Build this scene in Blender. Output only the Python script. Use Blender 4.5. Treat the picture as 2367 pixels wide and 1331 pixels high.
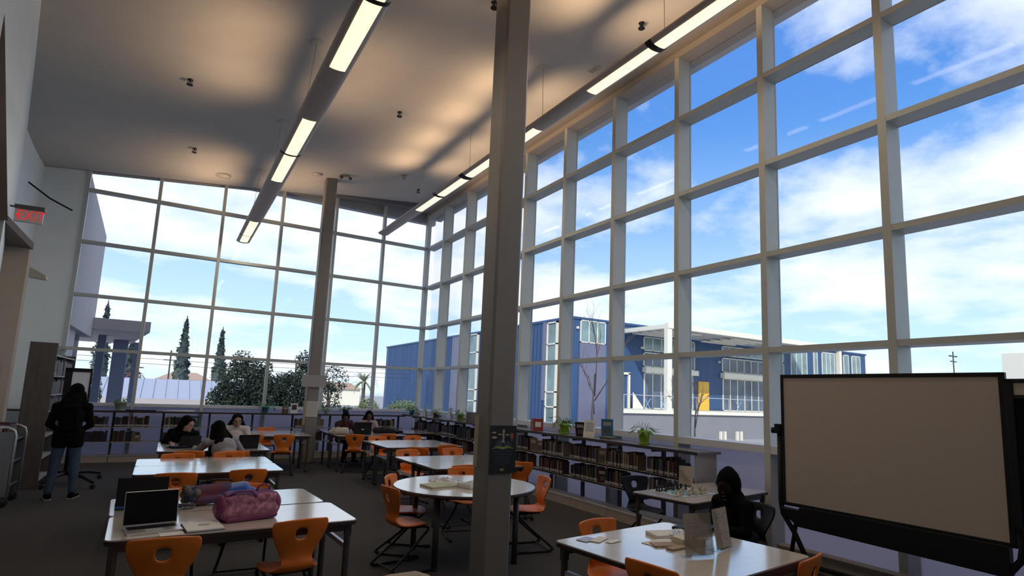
import bpy, math, random
from mathutils import Vector, Matrix
random.seed(7)
PI = math.pi
sc = bpy.context.scene
COL = sc.collection
for o in list(bpy.data.objects): bpy.data.objects.remove(o)

# ------------------------------------------------------------------ camera
cam_d = bpy.data.cameras.new('camera'); cam = bpy.data.objects.new('camera', cam_d); COL.objects.link(cam)
yaw, pit, rol = math.radians(31.686), math.radians(7.948), math.radians(2.178)
fw = Vector((math.sin(yaw)*math.cos(pit), math.cos(yaw)*math.cos(pit), math.sin(pit)))
rt = Vector((math.cos(yaw), -math.sin(yaw), 0)); up = rt.cross(fw)
r2 = math.cos(rol)*rt + math.sin(rol)*up; u2 = -math.sin(rol)*rt + math.cos(rol)*up
cam.matrix_world = Matrix(((r2.x,u2.x,-fw.x,0),(r2.y,u2.y,-fw.y,0),(r2.z,u2.z,-fw.z,1.705),(0,0,0,1)))
cam_d.sensor_fit = 'HORIZONTAL'; cam_d.sensor_width = 36.0
cam_d.lens = 1330.37/2367*36.0
cam_d.shift_x = -37.62/2367; cam_d.shift_y = 65.85/2367
cam_d.clip_start = 0.05; cam_d.clip_end = 600
sc.camera = cam

# ------------------------------------------------------------------ exposure, world, sun
sc.view_settings.view_transform = 'Standard'; sc.view_settings.look = 'None'
sc.view_settings.gamma = 1.0; sc.view_settings.use_curve_mapping = False
sc.view_settings.exposure = 0.46
W = bpy.data.worlds.new('sky'); sc.world = W; W.use_nodes = True
nt = W.node_tree; nt.nodes.clear()
def N(t, **k):
    n = nt.nodes.new(t)
    for a, b in k.items(): setattr(n, a, b)
    return n
def math_(op, a, b=None, c=None, clamp=False):
    n = N('ShaderNodeMath', operation=op); n.use_clamp = clamp
    for i, v in enumerate((a, b, c)):
        if v is None: continue
        if isinstance(v, (int, float)): n.inputs[i].default_value = v
        else: nt.links.new(v, n.inputs[i])
    return n.outputs[0]
def ramp(fac, stops):
    n = N('ShaderNodeValToRGB'); cr = n.color_ramp
    while len(cr.elements) < len(stops): cr.elements.new(0.5)
    for e, (p, c) in zip(cr.elements, stops):
        e.position = p; e.color = (c[0], c[1], c[2], 1) if not isinstance(c, (int, float)) else (c, c, c, 1)
    nt.links.new(fac, n.inputs[0]); return n.outputs[0]
def mixc(f, a, b):
    n = N('ShaderNodeMix', data_type='RGBA')
    for v, i in ((f, 0), (a, 6), (b, 7)):
        if isinstance(v, (int, float)): n.inputs[i].default_value = v
        elif isinstance(v, tuple): n.inputs[i].default_value = (*v, 1)
        else: nt.links.new(v, n.inputs[i])
    return n.outputs[2]
tc = N('ShaderNodeTexCoord'); sep = N('ShaderNodeSeparateXYZ'); nt.links.new(tc.outputs['Generated'], sep.inputs[0])
zc = math_('MAXIMUM', sep.outputs[2], 0.0)
grad = ramp(zc, [(0.0, (0.66, 0.86, 0.98)), (0.10, (0.46, 0.76, 1.0)), (0.28, (0.18, 0.42, 0.84)), (0.46, (0.10, 0.28, 0.72)), (1.0, (0.05, 0.16, 0.55))])
den = math_('ADD', zc, 0.16)
px_ = math_('DIVIDE', sep.outputs[0], den); py_ = math_('DIVIDE', sep.outputs[1], den)
cmb = N('ShaderNodeCombineXYZ'); nt.links.new(px_, cmb.inputs[0]); nt.links.new(py_, cmb.inputs[1]); cmb.inputs[2].default_value = 3.1
n1 = N('ShaderNodeTexNoise'); n1.inputs['Scale'].default_value = 0.85; n1.inputs['Detail'].default_value = 9; n1.inputs['Roughness'].default_value = 0.56; n1.inputs['Distortion'].default_value = 0.25
nt.links.new(cmb.outputs[0], n1.inputs['Vector'])
n2 = N('ShaderNodeTexNoise'); n2.inputs['Scale'].default_value = 2.6; n2.inputs['Detail'].default_value = 8; n2.inputs['Roughness'].default_value = 0.6
nt.links.new(cmb.outputs[0], n2.inputs['Vector'])
dens = math_('ADD', math_('MULTIPLY', n1.outputs['Fac'], 0.75), math_('MULTIPLY', n2.outputs['Fac'], 0.25))
bias = ramp(zc, [(0.0, 0.50), (0.14, 0.48), (0.22, 0.53), (0.33, 0.535), (0.40, 0.465), (0.55, 0.46), (0.8, 0.50)])
dens = math_('ADD', dens, math_('SUBTRACT', bias, 0.5))
cm = ramp(dens, [(0.44, 0.0), (0.50, 0.55), (0.57, 1.0)])
skyc = mixc(cm, grad, (0.90, 0.94, 1.0))
# thin high veil nearer the horizon
veil = ramp(zc, [(0.0, 0.35), (0.22, 0.22), (0.42, 0.0)])
skyc = mixc(veil, skyc, (0.80, 0.88, 0.98))
gnd = ramp(math_('MULTIPLY', sep.outputs[2], -1.0), [(0.0, 0.0), (0.02, 1.0)])
skyc = mixc(gnd, skyc, (0.25, 0.26, 0.27))
bg = N('ShaderNodeBackground'); nt.links.new(skyc, bg.inputs[0]); bg.inputs[1].default_value = 0.95
wo = N('ShaderNodeOutputWorld'); nt.links.new(bg.outputs[0], wo.inputs[0])

sun_d = bpy.data.lights.new('sun', 'SUN'); sun_d.energy = 2.6; sun_d.angle = math.radians(0.6); sun_d.color = (1.0, 0.93, 0.80)
sun = bpy.data.objects.new('sun', sun_d); COL.objects.link(sun)
sun.rotation_euler = Vector((0.45, 0.72, -0.62)).to_track_quat('-Z', 'Y').to_euler()

# ------------------------------------------------------------------ materials
MATS = {}
def mat(name, col, rough=0.6, metal=0.0, noise=0.0, nscale=20.0, spec=0.5, emit=None, es=1.0, col2=None, bump=0.0, bscale=100.0, stretch=None, coat=0.0):
    if name in MATS: return MATS[name]
    m = bpy.data.materials.new(name); m.use_nodes = True; t = m.node_tree; b = t.nodes['Principled BSDF']
    b.inputs['Base Color'].default_value = (*col, 1); b.inputs['Roughness'].default_value = rough
    b.inputs['Metallic'].default_value = metal; b.inputs['Specular IOR Level'].default_value = spec
    b.inputs['Coat Weight'].default_value = coat; b.inputs['Coat Roughness'].default_value = 0.08
    if emit: b.inputs['Emission Color'].default_value = (*emit, 1); b.inputs['Emission Strength'].default_value = es
    tcn = t.nodes.new('ShaderNodeTexCoord'); mp = t.nodes.new('ShaderNodeMapping'); t.links.new(tcn.outputs['Object'], mp.inputs[0])
    if stretch: mp.inputs['Scale'].default_value = stretch
    if noise > 0 or col2:
        nz = t.nodes.new('ShaderNodeTexNoise'); nz.inputs['Scale'].default_value = nscale; nz.inputs['Detail'].default_value = 5
        t.links.new(mp.outputs[0], nz.inputs['Vector'])
        mx = t.nodes.new('ShaderNodeMix'); mx.data_type = 'RGBA'
        c2 = col2 if col2 else tuple(max(0, c*(1-noise)) for c in col)
        mx.inputs[6].default_value = (*col, 1); mx.inputs[7].default_value = (*c2, 1)
        rp = t.nodes.new('ShaderNodeValToRGB'); rp.color_ramp.elements[0].position = 0.35; rp.color_ramp.elements[1].position = 0.65
        t.links.new(nz.outputs['Fac'], rp.inputs[0]); t.links.new(rp.outputs[0], mx.inputs[0]); t.links.new(mx.outputs[2], b.inputs['Base Color'])
    if bump > 0:
        nb = t.nodes.new('ShaderNodeTexNoise'); nb.inputs['Scale'].default_value = bscale; nb.inputs['Detail'].default_value = 3
        t.links.new(mp.outputs[0], nb.inputs['Vector'])
        bp = t.nodes.new('ShaderNodeBump'); bp.inputs['Strength'].default_value = bump; bp.inputs['Distance'].default_value = 0.01
        t.links.new(nb.outputs['Fac'], bp.inputs['Height']); t.links.new(bp.outputs[0], b.inputs['Normal'])
    MATS[name] = m; return m
def glass_mat(name, tint=(0.93, 0.97, 0.98), ior=1.45, refl=1.0):
    m = bpy.data.materials.new(name); m.use_nodes = True; t = m.node_tree; t.nodes.clear()
    tr = t.nodes.new('ShaderNodeBsdfTransparent'); tr.inputs[0].default_value = (*tint, 1)
    gl = t.nodes.new('ShaderNodeBsdfGlossy'); gl.inputs['Roughness'].default_value = 0.02; gl.inputs['Color'].default_value = (refl, refl, refl, 1)
    lw = t.nodes.new('ShaderNodeLayerWeight'); lw.inputs[0].default_value = 0.5      # Schlick reflectance, the same from both sides of the sheet
    pw = t.nodes.new('ShaderNodeMath'); pw.operation = 'POWER'; pw.inputs[1].default_value = 5.0; t.links.new(lw.outputs['Facing'], pw.inputs[0])
    fr = t.nodes.new('ShaderNodeMath'); fr.operation = 'MULTIPLY_ADD'; fr.inputs[1].default_value = 0.9; fr.inputs[2].default_value = ((ior-1)/(ior+1))**2; t.links.new(pw.outputs[0], fr.inputs[0])
    mx = t.nodes.new('ShaderNodeMixShader'); ou = t.nodes.new('ShaderNodeOutputMaterial')
    t.links.new(fr.outputs[0], mx.inputs[0]); t.links.new(tr.outputs[0], mx.inputs[1]); t.links.new(gl.outputs[0], mx.inputs[2]); t.links.new(mx.outputs[0], ou.inputs[0])
    MATS[name] = m; return m
M_glass = glass_mat('window_glass', (0.97, 0.98, 0.985), 1.35, 0.16)
M_acry = glass_mat('clear_acrylic', (0.93, 0.94, 0.94), 1.3, 0.8)
def translucent_mat(name, col, fac=0.55):
    m = bpy.data.materials.new(name); m.use_nodes = True; t = m.node_tree; t.nodes.clear()
    a = t.nodes.new('ShaderNodeBsdfDiffuse'); b = t.nodes.new('ShaderNodeBsdfTranslucent'); x = t.nodes.new('ShaderNodeMixShader'); o = t.nodes.new('ShaderNodeOutputMaterial')
    nz = t.nodes.new('ShaderNodeTexNoise'); nz.inputs['Scale'].default_value = 1.5; mx = t.nodes.new('ShaderNodeMix'); mx.data_type = 'RGBA'
    mx.inputs[6].default_value = (*col, 1); mx.inputs[7].default_value = (col[0]*0.9, col[1]*0.9, col[2]*0.92, 1); t.links.new(nz.outputs['Fac'], mx.inputs[0])
    t.links.new(mx.outputs[2], a.inputs[0]); t.links.new(mx.outputs[2], b.inputs[0]); x.inputs[0].default_value = fac
    t.links.new(a.outputs[0], x.inputs[1]); t.links.new(b.outputs[0], x.inputs[2]); t.links.new(x.outputs[0], o.inputs[0]); MATS[name] = m; return m
M_ceil = mat('ceiling_paint', (0.52, 0.50, 0.47), 0.85, noise=0.04, nscale=3, bump=0.05, bscale=60)
M_wall = mat('white_wall_paint', (0.80, 0.85, 0.85), 0.6, noise=0.03, nscale=4)
M_knee = translucent_mat('translucent_knee_wall', (0.74, 0.71, 0.78), 0.5)  # translucency added so daylight from behind brightens the knee walls
M_pier = mat('beige_wall_paint', (0.42, 0.35, 0.29), 0.8, noise=0.06, nscale=5, bump=0.08)
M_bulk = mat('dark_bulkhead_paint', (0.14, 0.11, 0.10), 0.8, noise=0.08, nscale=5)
M_frame = mat('window_frame_paint', (0.49, 0.51, 0.48), 0.45, noise=0.03, nscale=8)
M_sill = mat('pale_sill', (0.62, 0.64, 0.68), 0.4)
M_carpet = mat('charcoal_carpet', (0.080, 0.074, 0.068), 0.95, noise=0.35, nscale=60, spec=0.2, bump=0.5, bscale=350)
M_dark = mat('gap_shade_black', (0.012, 0.012, 0.014), 0.9)
M_col = mat('column_paint', (0.22, 0.205, 0.19), 0.5, noise=0.06, nscale=6)
M_soff = mat('soffit_paint', (0.38, 0.34, 0.30), 0.7, noise=0.04, nscale=4)
M_lamp = mat('lamp_housing_metal', (0.50, 0.44, 0.40), 0.5, 0.2, noise=0.05)
M_lens = mat('lit_lamp_lens', (1, 0.9, 0.75), 0.5, emit=(1.0, 0.74, 0.46), es=1.1)
M_wire = mat('steel_wire', (0.30, 0.30, 0.30), 0.4, 0.8)
M_black = mat('black_plastic', (0.008, 0.008, 0.010), 0.5, noise=0.2, spec=0.25)
M_blackm = mat('black_powder_coat_metal', (0.010, 0.010, 0.012), 0.5, 0.0, noise=0.2, spec=0.3)
M_orange = mat('orange_chair_plastic', (0.80, 0.195, 0.022), 0.42, noise=0.10, nscale=9, bump=0.04, bscale=220)
M_blkch = mat('black_chair_plastic', (0.012, 0.013, 0.018), 0.5, noise=0.15, spec=0.25)
M_top = mat('laminate_tabletop', (0.74, 0.67, 0.58), 0.20, noise=0.06, nscale=3, spec=0.9, coat=1.0, stretch=(1, 6, 1))
M_top.node_tree.nodes['Principled BSDF'].inputs['Coat IOR'].default_value = 2.4; M_top.node_tree.nodes['Principled BSDF'].inputs['Coat Roughness'].default_value = 0.12
M_edge = mat('dark_table_edge', (0.035, 0.020, 0.022), 0.5)
M_leg = mat('grey_brown_table_metal', (0.085, 0.078, 0.075), 0.45, 0.3, noise=0.15)
M_shelf = mat('grey_shelf_steel', (0.40, 0.385, 0.37), 0.5, 0.1, noise=0.08, nscale=10)
M_shelft = mat('shelf_laminate_top', (0.20, 0.175, 0.165), 0.3, noise=0.10, nscale=5, coat=0.4, stretch=(5, 1, 1))
M_upr = mat('dark_shelf_upright', (0.07, 0.075, 0.085), 0.5, 0.2)
M_kick = mat('tan_shelf_kickboard', (0.42, 0.36, 0.30), 0.6, noise=0.1)
M_case = mat('walnut_case_panel', (0.12, 0.10, 0.088), 0.6, noise=0.3, nscale=4, stretch=(6, 6, 1))
M_paper = mat('white_paper', (0.72, 0.71, 0.68), 0.8, noise=0.04)
M_pages = mat('book_pages', (0.66, 0.60, 0.48), 0.85, noise=0.1, nscale=60)
M_board = mat('tan_tackboard_fabric', (0.50, 0.44, 0.39), 0.9, noise=0.10, nscale=140, bump=0.2, bscale=300)
M_gray = mat('pale_grey_panel', (0.46, 0.49, 0.56), 0.3, noise=0.03)
M_silver = mat('silver_aluminium', (0.55, 0.56, 0.58), 0.35, 0.7, noise=0.05)
M_screen = mat('black_screen', (0.006, 0.006, 0.008), 0.35, noise=0.1, spec=0.12)
M_rubber = mat('black_rubber', (0.014, 0.014, 0.014), 0.8)

# ------------------------------------------------------------------ geometry helper
class G:
    def __init__(s): s.v = []; s.f = []; s.m = []; s.X = None
    def _add(s, vs, fs, mi=0):
        b = len(s.v)
        if s.X is not None: vs = [s.X @ Vector(q) for q in vs]
        s.v += [tuple(q) for q in vs]; s.f += [tuple(b+i for i in q) for q in fs]; s.m += [mi]*len(fs)
        return s
    def box(s, a, b, mi=0):
        x0, y0, z0 = a; x1, y1, z1 = b
        x0, x1 = min(x0, x1), max(x0, x1); y0, y1 = min(y0, y1), max(y0, y1); z0, z1 = min(z0, z1), max(z0, z1)
        return s._add([(x0,y0,z0),(x1,y0,z0),(x1,y1,z0),(x0,y1,z0),(x0,y0,z1),(x1,y0,z1),(x1,y1,z1),(x0,y1,z1)],
                      [(0,3,2,1),(4,5,6,7),(0,1,5,4),(1,2,6,5),(2,3,7,6),(3,0,4,7)], mi)
    def cb(s, c, d, rz=0.0, mi=0):
        c = Vector(c); R = Matrix.Rotation(rz, 3, 'Z'); hx, hy, hz = d[0]/2, d[1]/2, d[2]/2
        vs = [c + R @ Vector(q) for q in ((-hx,-hy,-hz),(hx,-hy,-hz),(hx,hy,-hz),(-hx,hy,-hz),(-hx,-hy,hz),(hx,-hy,hz),(hx,hy,hz),(-hx,hy,hz))]
        return s._add(vs, [(0,3,2,1),(4,5,6,7),(0,1,5,4),(1,2,6,5),(2,3,7,6),(3,0,4,7)], mi)
    def prism(s, poly, axis, a, b, mi=0):
        # poly: 2D points; axis 'x': (y,z) extruded in x, 'y': (x,z) in y, 'z': (x,y) in z
        def P(p, t): return (t, p[0], p[1]) if axis == 'x' else (p[0], t, p[1]) if axis == 'y' else (p[0], p[1], t)
        n = len(poly); vs = [P(p, a) for p in poly] + [P(p, b) for p in poly]
        fs = [tuple(range(n))[::-1], tuple(range(n, 2*n))] + [(i, (i+1) % n, n+(i+1) % n, n+i) for i in range(n)]
        return s._add(vs, fs, mi)
    def rings(s, rs, mi=0, close=True):
        n = len(rs[0]); vs = [q for r in rs for q in r]; fs = []
        for k in range(len(rs)-1):
            for i in range(n): fs.append((k*n+i, k*n+(i+1) % n, (k+1)*n+(i+1) % n, (k+1)*n+i))
        if close: fs.append(tuple(range(n))[::-1]); fs.append(tuple(range((len(rs)-1)*n, len(rs)*n)))
        return s._add(vs, fs, mi)
    def tube(s, pts, r, n=8, mi=0):
        pts = [Vector(p) for p in pts]; rr = r if isinstance(r, (list, tuple)) else [r]*len(pts); rs = []
        prev = None
        for i, p in enumerate(pts):
            d = (pts[min(i+1, len(pts)-1)] - pts[max(i-1, 0)]).normalized()
            if prev is None:
                a = Vector((0,0,1)) if abs(d.z) < 0.9 else Vector((1,0,0)); u = d.cross(a).normalized()
            else:
                u = (prev - d*prev.dot(d)).normalized()
            w = d.cross(u); prev = u
            rs.append([p + (u*math.cos(2*PI*k/n) + w*math.sin(2*PI*k/n))*rr[i] for k in range(n)])
        return s.rings(rs, mi)
    def lathe(s, prof, c=(0,0,0), n=16, mi=0):
        rs = [[(c[0]+r*math.cos(2*PI*k/n), c[1]+r*math.sin(2*PI*k/n), c[2]+z) for k in range(n)] for r, z in prof]
        return s.rings(rs, mi)
    def ell(s, c, r, n=12, mi=0, rot=None):
        c = Vector(c); rs = []
        for j in range(1, n//2+1):
            t = PI*j/(n//2+1); ring = []
            for k in range(n):
                q = Vector((r[0]*math.sin(t)*math.cos(2*PI*k/n), r[1]*math.sin(t)*math.sin(2*PI*k/n), -r[2]*math.cos(t)))
                if rot is not None: q = rot @ q
                ring.append(c+q)
            rs.append(ring)
        b = len(s.v); s.rings(rs, mi, close=False)
        e0 = Vector((0,0,-r[2])); e1 = Vector((0,0,r[2]))
        if rot is not None: e0 = rot @ e0; e1 = rot @ e1
        i0 = len(s.v); s._add([c+e0, c+e1], [], mi); m = len(rs)
        for k in range(n):
            s.f.append((i0, b+(k+1) % n, b+k)); s.m.append(mi)
            s.f.append((i0+1, b+(m-1)*n+k, b+(m-1)*n+(k+1) % n)); s.m.append(mi)
        return s
    def caps(s, p0, p1, r0, r1, n=12, mi=0):
        p0 = Vector(p0); p1 = Vector(p1); d = (p1-p0); L = d.length
        if L < 1e-5: return s.ell(p0, (r0,)*3, n, mi)
        d /= L; a = Vector((0,0,1)) if abs(d.z) < 0.9 else Vector((1,0,0)); u = d.cross(a).normalized(); w = d.cross(u); rs = []
        for t in (-80, -50, -20): 
            th = math.radians(t); rs.append((p0 + d*r0*math.sin(th), r0*math.cos(th)))
        for t in (20, 50, 80):
            th = math.radians(t); rs.append((p1 + d*r1*math.sin(th), r1*math.cos(th)))
        return s.rings([[c + (u*math.cos(2*PI*k/n)+w*math.sin(2*PI*k/n))*r for k in range(n)] for c, r in rs], mi)
    def build(s, name, mats, parent=None, smooth=False, bevel=0.0, loc=None, rz=0.0, kind=None, fixn=False):
        me = bpy.data.meshes.new(name); me.from_pydata([tuple(q) for q in s.v], [], s.f)
        if not isinstance(mats, (list, tuple)): mats = [mats]
        for m in mats: me.materials.append(m)
        if len(mats) > 1: me.polygons.foreach_set('material_index', s.m)
        if smooth: me.polygons.foreach_set('use_smooth', [True]*len(me.polygons))
        me.update()
        o = bpy.data.objects.new(name, me); COL.objects.link(o)
        if parent: o.parent = parent
        if loc: o.location = loc
        if rz: o.rotation_euler = (0, 0, rz)
        if bevel:
            b = o.modifiers.new('bevel', 'BEVEL'); b.width = bevel; b.segments = 2; b.limit_method = 'ANGLE'
        if kind: o['kind'] = kind
        return o
def tag(o, label=None, cat=None, group=None, kind=None):
    if label: o['label'] = label
    if cat: o['category'] = cat
    if group: o['group'] = group
    if kind: o['kind'] = kind
    return o
def thing(name, label, cat, loc=(0,0,0), rz=0.0, group=None):
    o = bpy.data.objects.new(name, None); COL.objects.link(o); o.location = loc; o.rotation_euler = (0,0,rz)
    o.empty_display_size = 0.1
    return tag(o, label, cat, group)
def sempty(name, loc=(0,0,0)):
    o = bpy.data.objects.new(name, None); COL.objects.link(o); o.location = loc; o['kind'] = 'structure'; return o
def struct(name, g, m, **k):
    o = g.build(name, m, **k)
    if o.parent is None: o['kind'] = 'structure'
    return o
def kids(o): return [c for c in bpy.data.objects if c.parent == o]
def dup(root, loc=None, rz=None, label=None, group=None, **mods):
    r = root.copy(); COL.objects.link(r)
    if loc is not None: r.location = loc
    if rz is not None: r.rotation_euler = (0, 0, rz)
    if label: r['label'] = label
    if group: r['group'] = group
    for ch in CH[root.name] if root.name in CH else kids(root):
        c = ch.copy(); COL.objects.link(c); c.parent = r
        for g in (CH[ch.name] if ch.name in CH else kids(ch)):
            d = g.copy(); COL.objects.link(d); d.parent = c
    return r
CH = {}
def freeze(root):
    CH[root.name] = kids(root)
    for c in CH[root.name]: CH[c.name] = kids(c)
    return root
def bake(o):
    bpy.context.view_layer.update()
    dg = bpy.context.evaluated_depsgraph_get()
    me = bpy.data.meshes.new_from_object(o.evaluated_get(dg)); o.modifiers.clear(); o.data = me; me.name = o.name
    return o

# ================================================================== ROOM SHELL
XR, XG = 6.10, 6.34          # inner face of the right wall's posts, glass plane
YB, YG = 15.71, 15.85        # inner face of the back wall's posts, glass plane
ZT = [1.194, 2.376, 3.558, 4.740, 5.922]
HEAD = 6.92
def zceil(x): return 6.55 + 0.106*x

g = G(); g.box((-7, -3.2, -0.25), (6.5, 16.0, 0.0)); struct('floor', g, M_carpet)
g = G(); g.prism([(-7, zceil(-7)), (5.66, zceil(5.66)), (5.66, zceil(5.66)+0.22), (-7, zceil(-7)+0.22)], 'y', -3.2, 15.78); struct('ceiling', g, M_ceil)
g = G(); g.box((-7.2, -3.4, 7.6), (6.64, 16.15, 7.75)); struct('trim_sun_block', g, M_wall)  # unseen slab added over the ceiling to block the sun
# header box over the right windows with a black strip painted as shade in the slot by the ceiling
hd = sempty('trim_1')
g = G(); g.box((5.78, -3.2, 7.02), (6.12, 15.9, 7.5)); g.build('header_box', M_soff, hd)
g = G(); g.box((XR, -3.2, HEAD), (6.5, 15.9, 7.6)); g.build('header_face', M_soff, hd)
g = G(); g.box((5.66, -3.2, 7.34), (5.78, 15.7, 7.4)); g.build('slot_shade_strip', M_dark, hd)
g = G(); g.box((6.42, -3.3, 6.93), (6.64, 16.1, 7.6)); g.build('eave', mat('eave_paint', (0.50, 0.52, 0.55), 0.7, noise=0.03), hd)
g = G(); g.box((-2.2, 15.95, 6.75), (6.42, 16.15, 7.6)); g.build('rear_eave', MATS['eave_paint'], hd)
# back header: ceiling edge closes against the glass line
g = G(); g.prism([(-7, zceil(-7)), (6.4, zceil(6.4)), (6.4, 7.6), (-7, 7.6)], 'y', 15.70, 15.95); struct('trim_2', g, M_soff)
g = G(); g.prism([(3.35, zceil(3.35)-0.01), (6.1, zceil(6.1)-0.01), (6.1, zceil(6.1)-0.16), (4.7, zceil(4.7)-0.10)], 'y', 15.45, 15.71); struct('trim_valance', g, mat('valance_grey', (0.16, 0.165, 0.17), 0.8))  # even dark grey for the whole valance

# right curtain wall ------------------------------------------------
ysR = [14.538-1.4491*k for k in range(11)] + [-1.402]   # post centres
ysR = sorted(set(round(y, 3) for y in ysR), reverse=True)
yend = ysR[-1]
w1 = sempty('window_1')
pg = G(); pg.box((XR, -0.042, 0.0), (XG+0.03, 0.042, HEAD)); post_me = None
for y in ysR:
    if post_me is None:
        o = pg.build('post', M_frame, w1, loc=(0, y, 0)); post_me = o
    else:
        o = post_me.copy(); COL.objects.link(o); o.parent = w1; o.location = (0, y, 0)
edges = [YB+0.05] + ysR
for zi, z in enumerate(ZT):
    hh = 0.032 if zi else 0.045
    for a, b in zip(edges[:-1], edges[1:]):
        g = G(); g.box((XR+0.004, b+0.042, z-hh), (XG+0.02, a-0.042 if a != edges[0] else a, z+hh)); g.build('transom' if zi else 'sill_rail', M_frame if zi else M_sill, w1)
zz = [ZT[0]+0.045] + ZT[1:] + [HEAD]
for r in range(5):
    z0 = zz[r] + (0.032 if r else 0); z1 = zz[r+1] - (0.032 if r < 4 else 0)
    for a, b in zip(edges[:-1], edges[1:]):
        g = G(); g.box((XG, b+0.042, z0), (XG+0.012, a-0.042 if a != edges[0] else a, z1)); g.build('pane', M_glass, w1)
wr = sempty('wall_right')
for a, b in zip(edges[:-1], edges[1:]):
    g = G(); g.box((XG, b+0.042, 0), (XG+0.012, a-0.04, ZT[0]-0.045)); g.build('knee_wall_panel', M_knee, wr)
g = G(); g.box((XR, -3.3, 0), (6.5, yend-0.04, HEAD)); g.build('plain_wall', M_wall, wr)
# baseboard heater along the right wall
g = G()
g.box((5.97, 0.2, 0.03), (6.09, 4.2, 0.17)); g.box((5.96, 0.2, 0.17), (6.10, 4.2, 0.185)); g.box((5.985, 0.25, 0.0), (6.08, 4.15, 0.03))
struct('baseboard_right', g, M_kick)

# back curtain wall ---------------------------------------------------
xsB = [-1.95, -0.599, 0.752, 2.103, 3.454, 4.806]
w2 = sempty('window_2')
for k, x in enumerate(xsB):
    g = G(); w = 0.033; g.box((x-w, YB, 0.0), (x+w, YG+0.02, zceil(x)+0.02)); g.build('post', M_frame, w2)
g = G(); g.box((XR-0.01, YB-0.01, 0), (XR+0.10, YG+0.03, HEAD+0.05)); g.build('corner_post', M_frame, w2)
xe = xsB + [XR]
for zi, z in enumerate(ZT):
    for a, b in zip(xe[:-1], xe[1:]):
        g = G(); g.box((a+0.033, YB+0.004, z-0.034), (b-(0.033 if b != XR else 0.01), YG+0.015, z+0.034)); g.build('transom' if zi else 'sill_rail', M_frame if zi else M_sill, w2)
for r in range(5):
    for a, b in zip(xe[:-1], xe[1:]):
        z0 = ZT[r]+0.034; bb = b-(0.033 if b != XR else 0.01)
        if r < 4: g = G(); g.box((a+0.033, YG, z0), (bb, YG+0.012, ZT[r+1]-0.034))
        else: g = G(); g.prism([(a+0.033, z0), (bb, z0), (bb, zceil(bb)), (a+0.033, zceil(a+0.033))], 'y', YG, YG+0.012)
        g.build('pane', M_glass, w2)
wb = sempty('wall_back')
for a, b in zip(xe[:-1], xe[1:]):
    g = G(); g.box((a+0.033, YG, 0), (b-0.033, YG+0.012, ZT[0]-0.034)); g.build('knee_wall_panel', M_knee, wb)
g = G(); g.box((-7, 15.74, 0), (-1.983, 15.95, 7.0)); g.build('plain_wall', M_wall, wb)

# left wall: faceted, following the ceiling edge -------------------------
PL = [(-1.55, 5.2), (-1.82, 8.85), (-2.165, 10.75), (-2.69, 13.6), (-2.73, 14.55), (-2.74, 15.9)]
g = G()
for (x0, y0), (x1, y1) in zip(PL[:-1], PL[1:]):
    if y1 < 9: z0 = 3.75
    else: z0 = 0.0
    g._add([(x0, y0, z0), (x1, y1, z0), (x1-0.15, y1, z0), (x0-0.15, y0, z0), (x0, y0, 6.75), (x1, y1, 6.75), (x1-0.15, y1, 6.75), (x0-0.15, y0, 6.75)],
           [(0,3,2,1),(4,5,6,7),(0,1,5,4),(1,2,6,5),(2,3,7,6),(3,0,4,7)])
struct('wall_left', g, M_wall)
# beige pier below, dark bulkhead above at the far left
g = G(); g.box((-7, 11.0, 0), (-1.93, 11.2, 3.63)); struct('wall_pier', g, M_pier)
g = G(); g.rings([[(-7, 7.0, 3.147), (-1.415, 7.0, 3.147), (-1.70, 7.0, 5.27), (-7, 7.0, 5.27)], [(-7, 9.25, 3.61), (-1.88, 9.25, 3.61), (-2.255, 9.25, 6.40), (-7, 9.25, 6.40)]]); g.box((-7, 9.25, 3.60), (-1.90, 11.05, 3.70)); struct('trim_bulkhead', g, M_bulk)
g = G(); g.box((-7.2, -3.4, 0), (-7, 16, 7)); g.box((-7, -3.4, 0), (6.5, -3.2, 7.5)); struct('wall_rear', g, M_wall)

# columns ---------------------------------------------------------------
def column(x, y, w, name, label):
    t = thing(name, label, 'column', (x+w/2, y+w/2, 0))
    zt = zceil(x)-0.0; h = w/2; c = 0.022
    g = G(); oct_ = [(-h+c,-h),(h-c,-h),(h,-h+c),(h,h-c),(h-c,h),(-h+c,h),(-h,h-c),(-h,-h+c)]
    g.prism(oct_, 'z', 0.02, zt+0.02); g.build('shaft', M_col, t)
    g = G(); g.prism([(p[0]*1.16, p[1]*1.16) for p in oct_], 'z', 0, 0.03); g.build('base_plate', M_leg, t)
    return t
column(2.475, 4.61, 0.27, 'steel_column', 'tall grey steel column in the foreground carrying the black poster')
column(2.80, 14.2, 0.27, 'steel_column', 'tall grey steel column standing by the back bookshelf with white papers on it')

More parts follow.
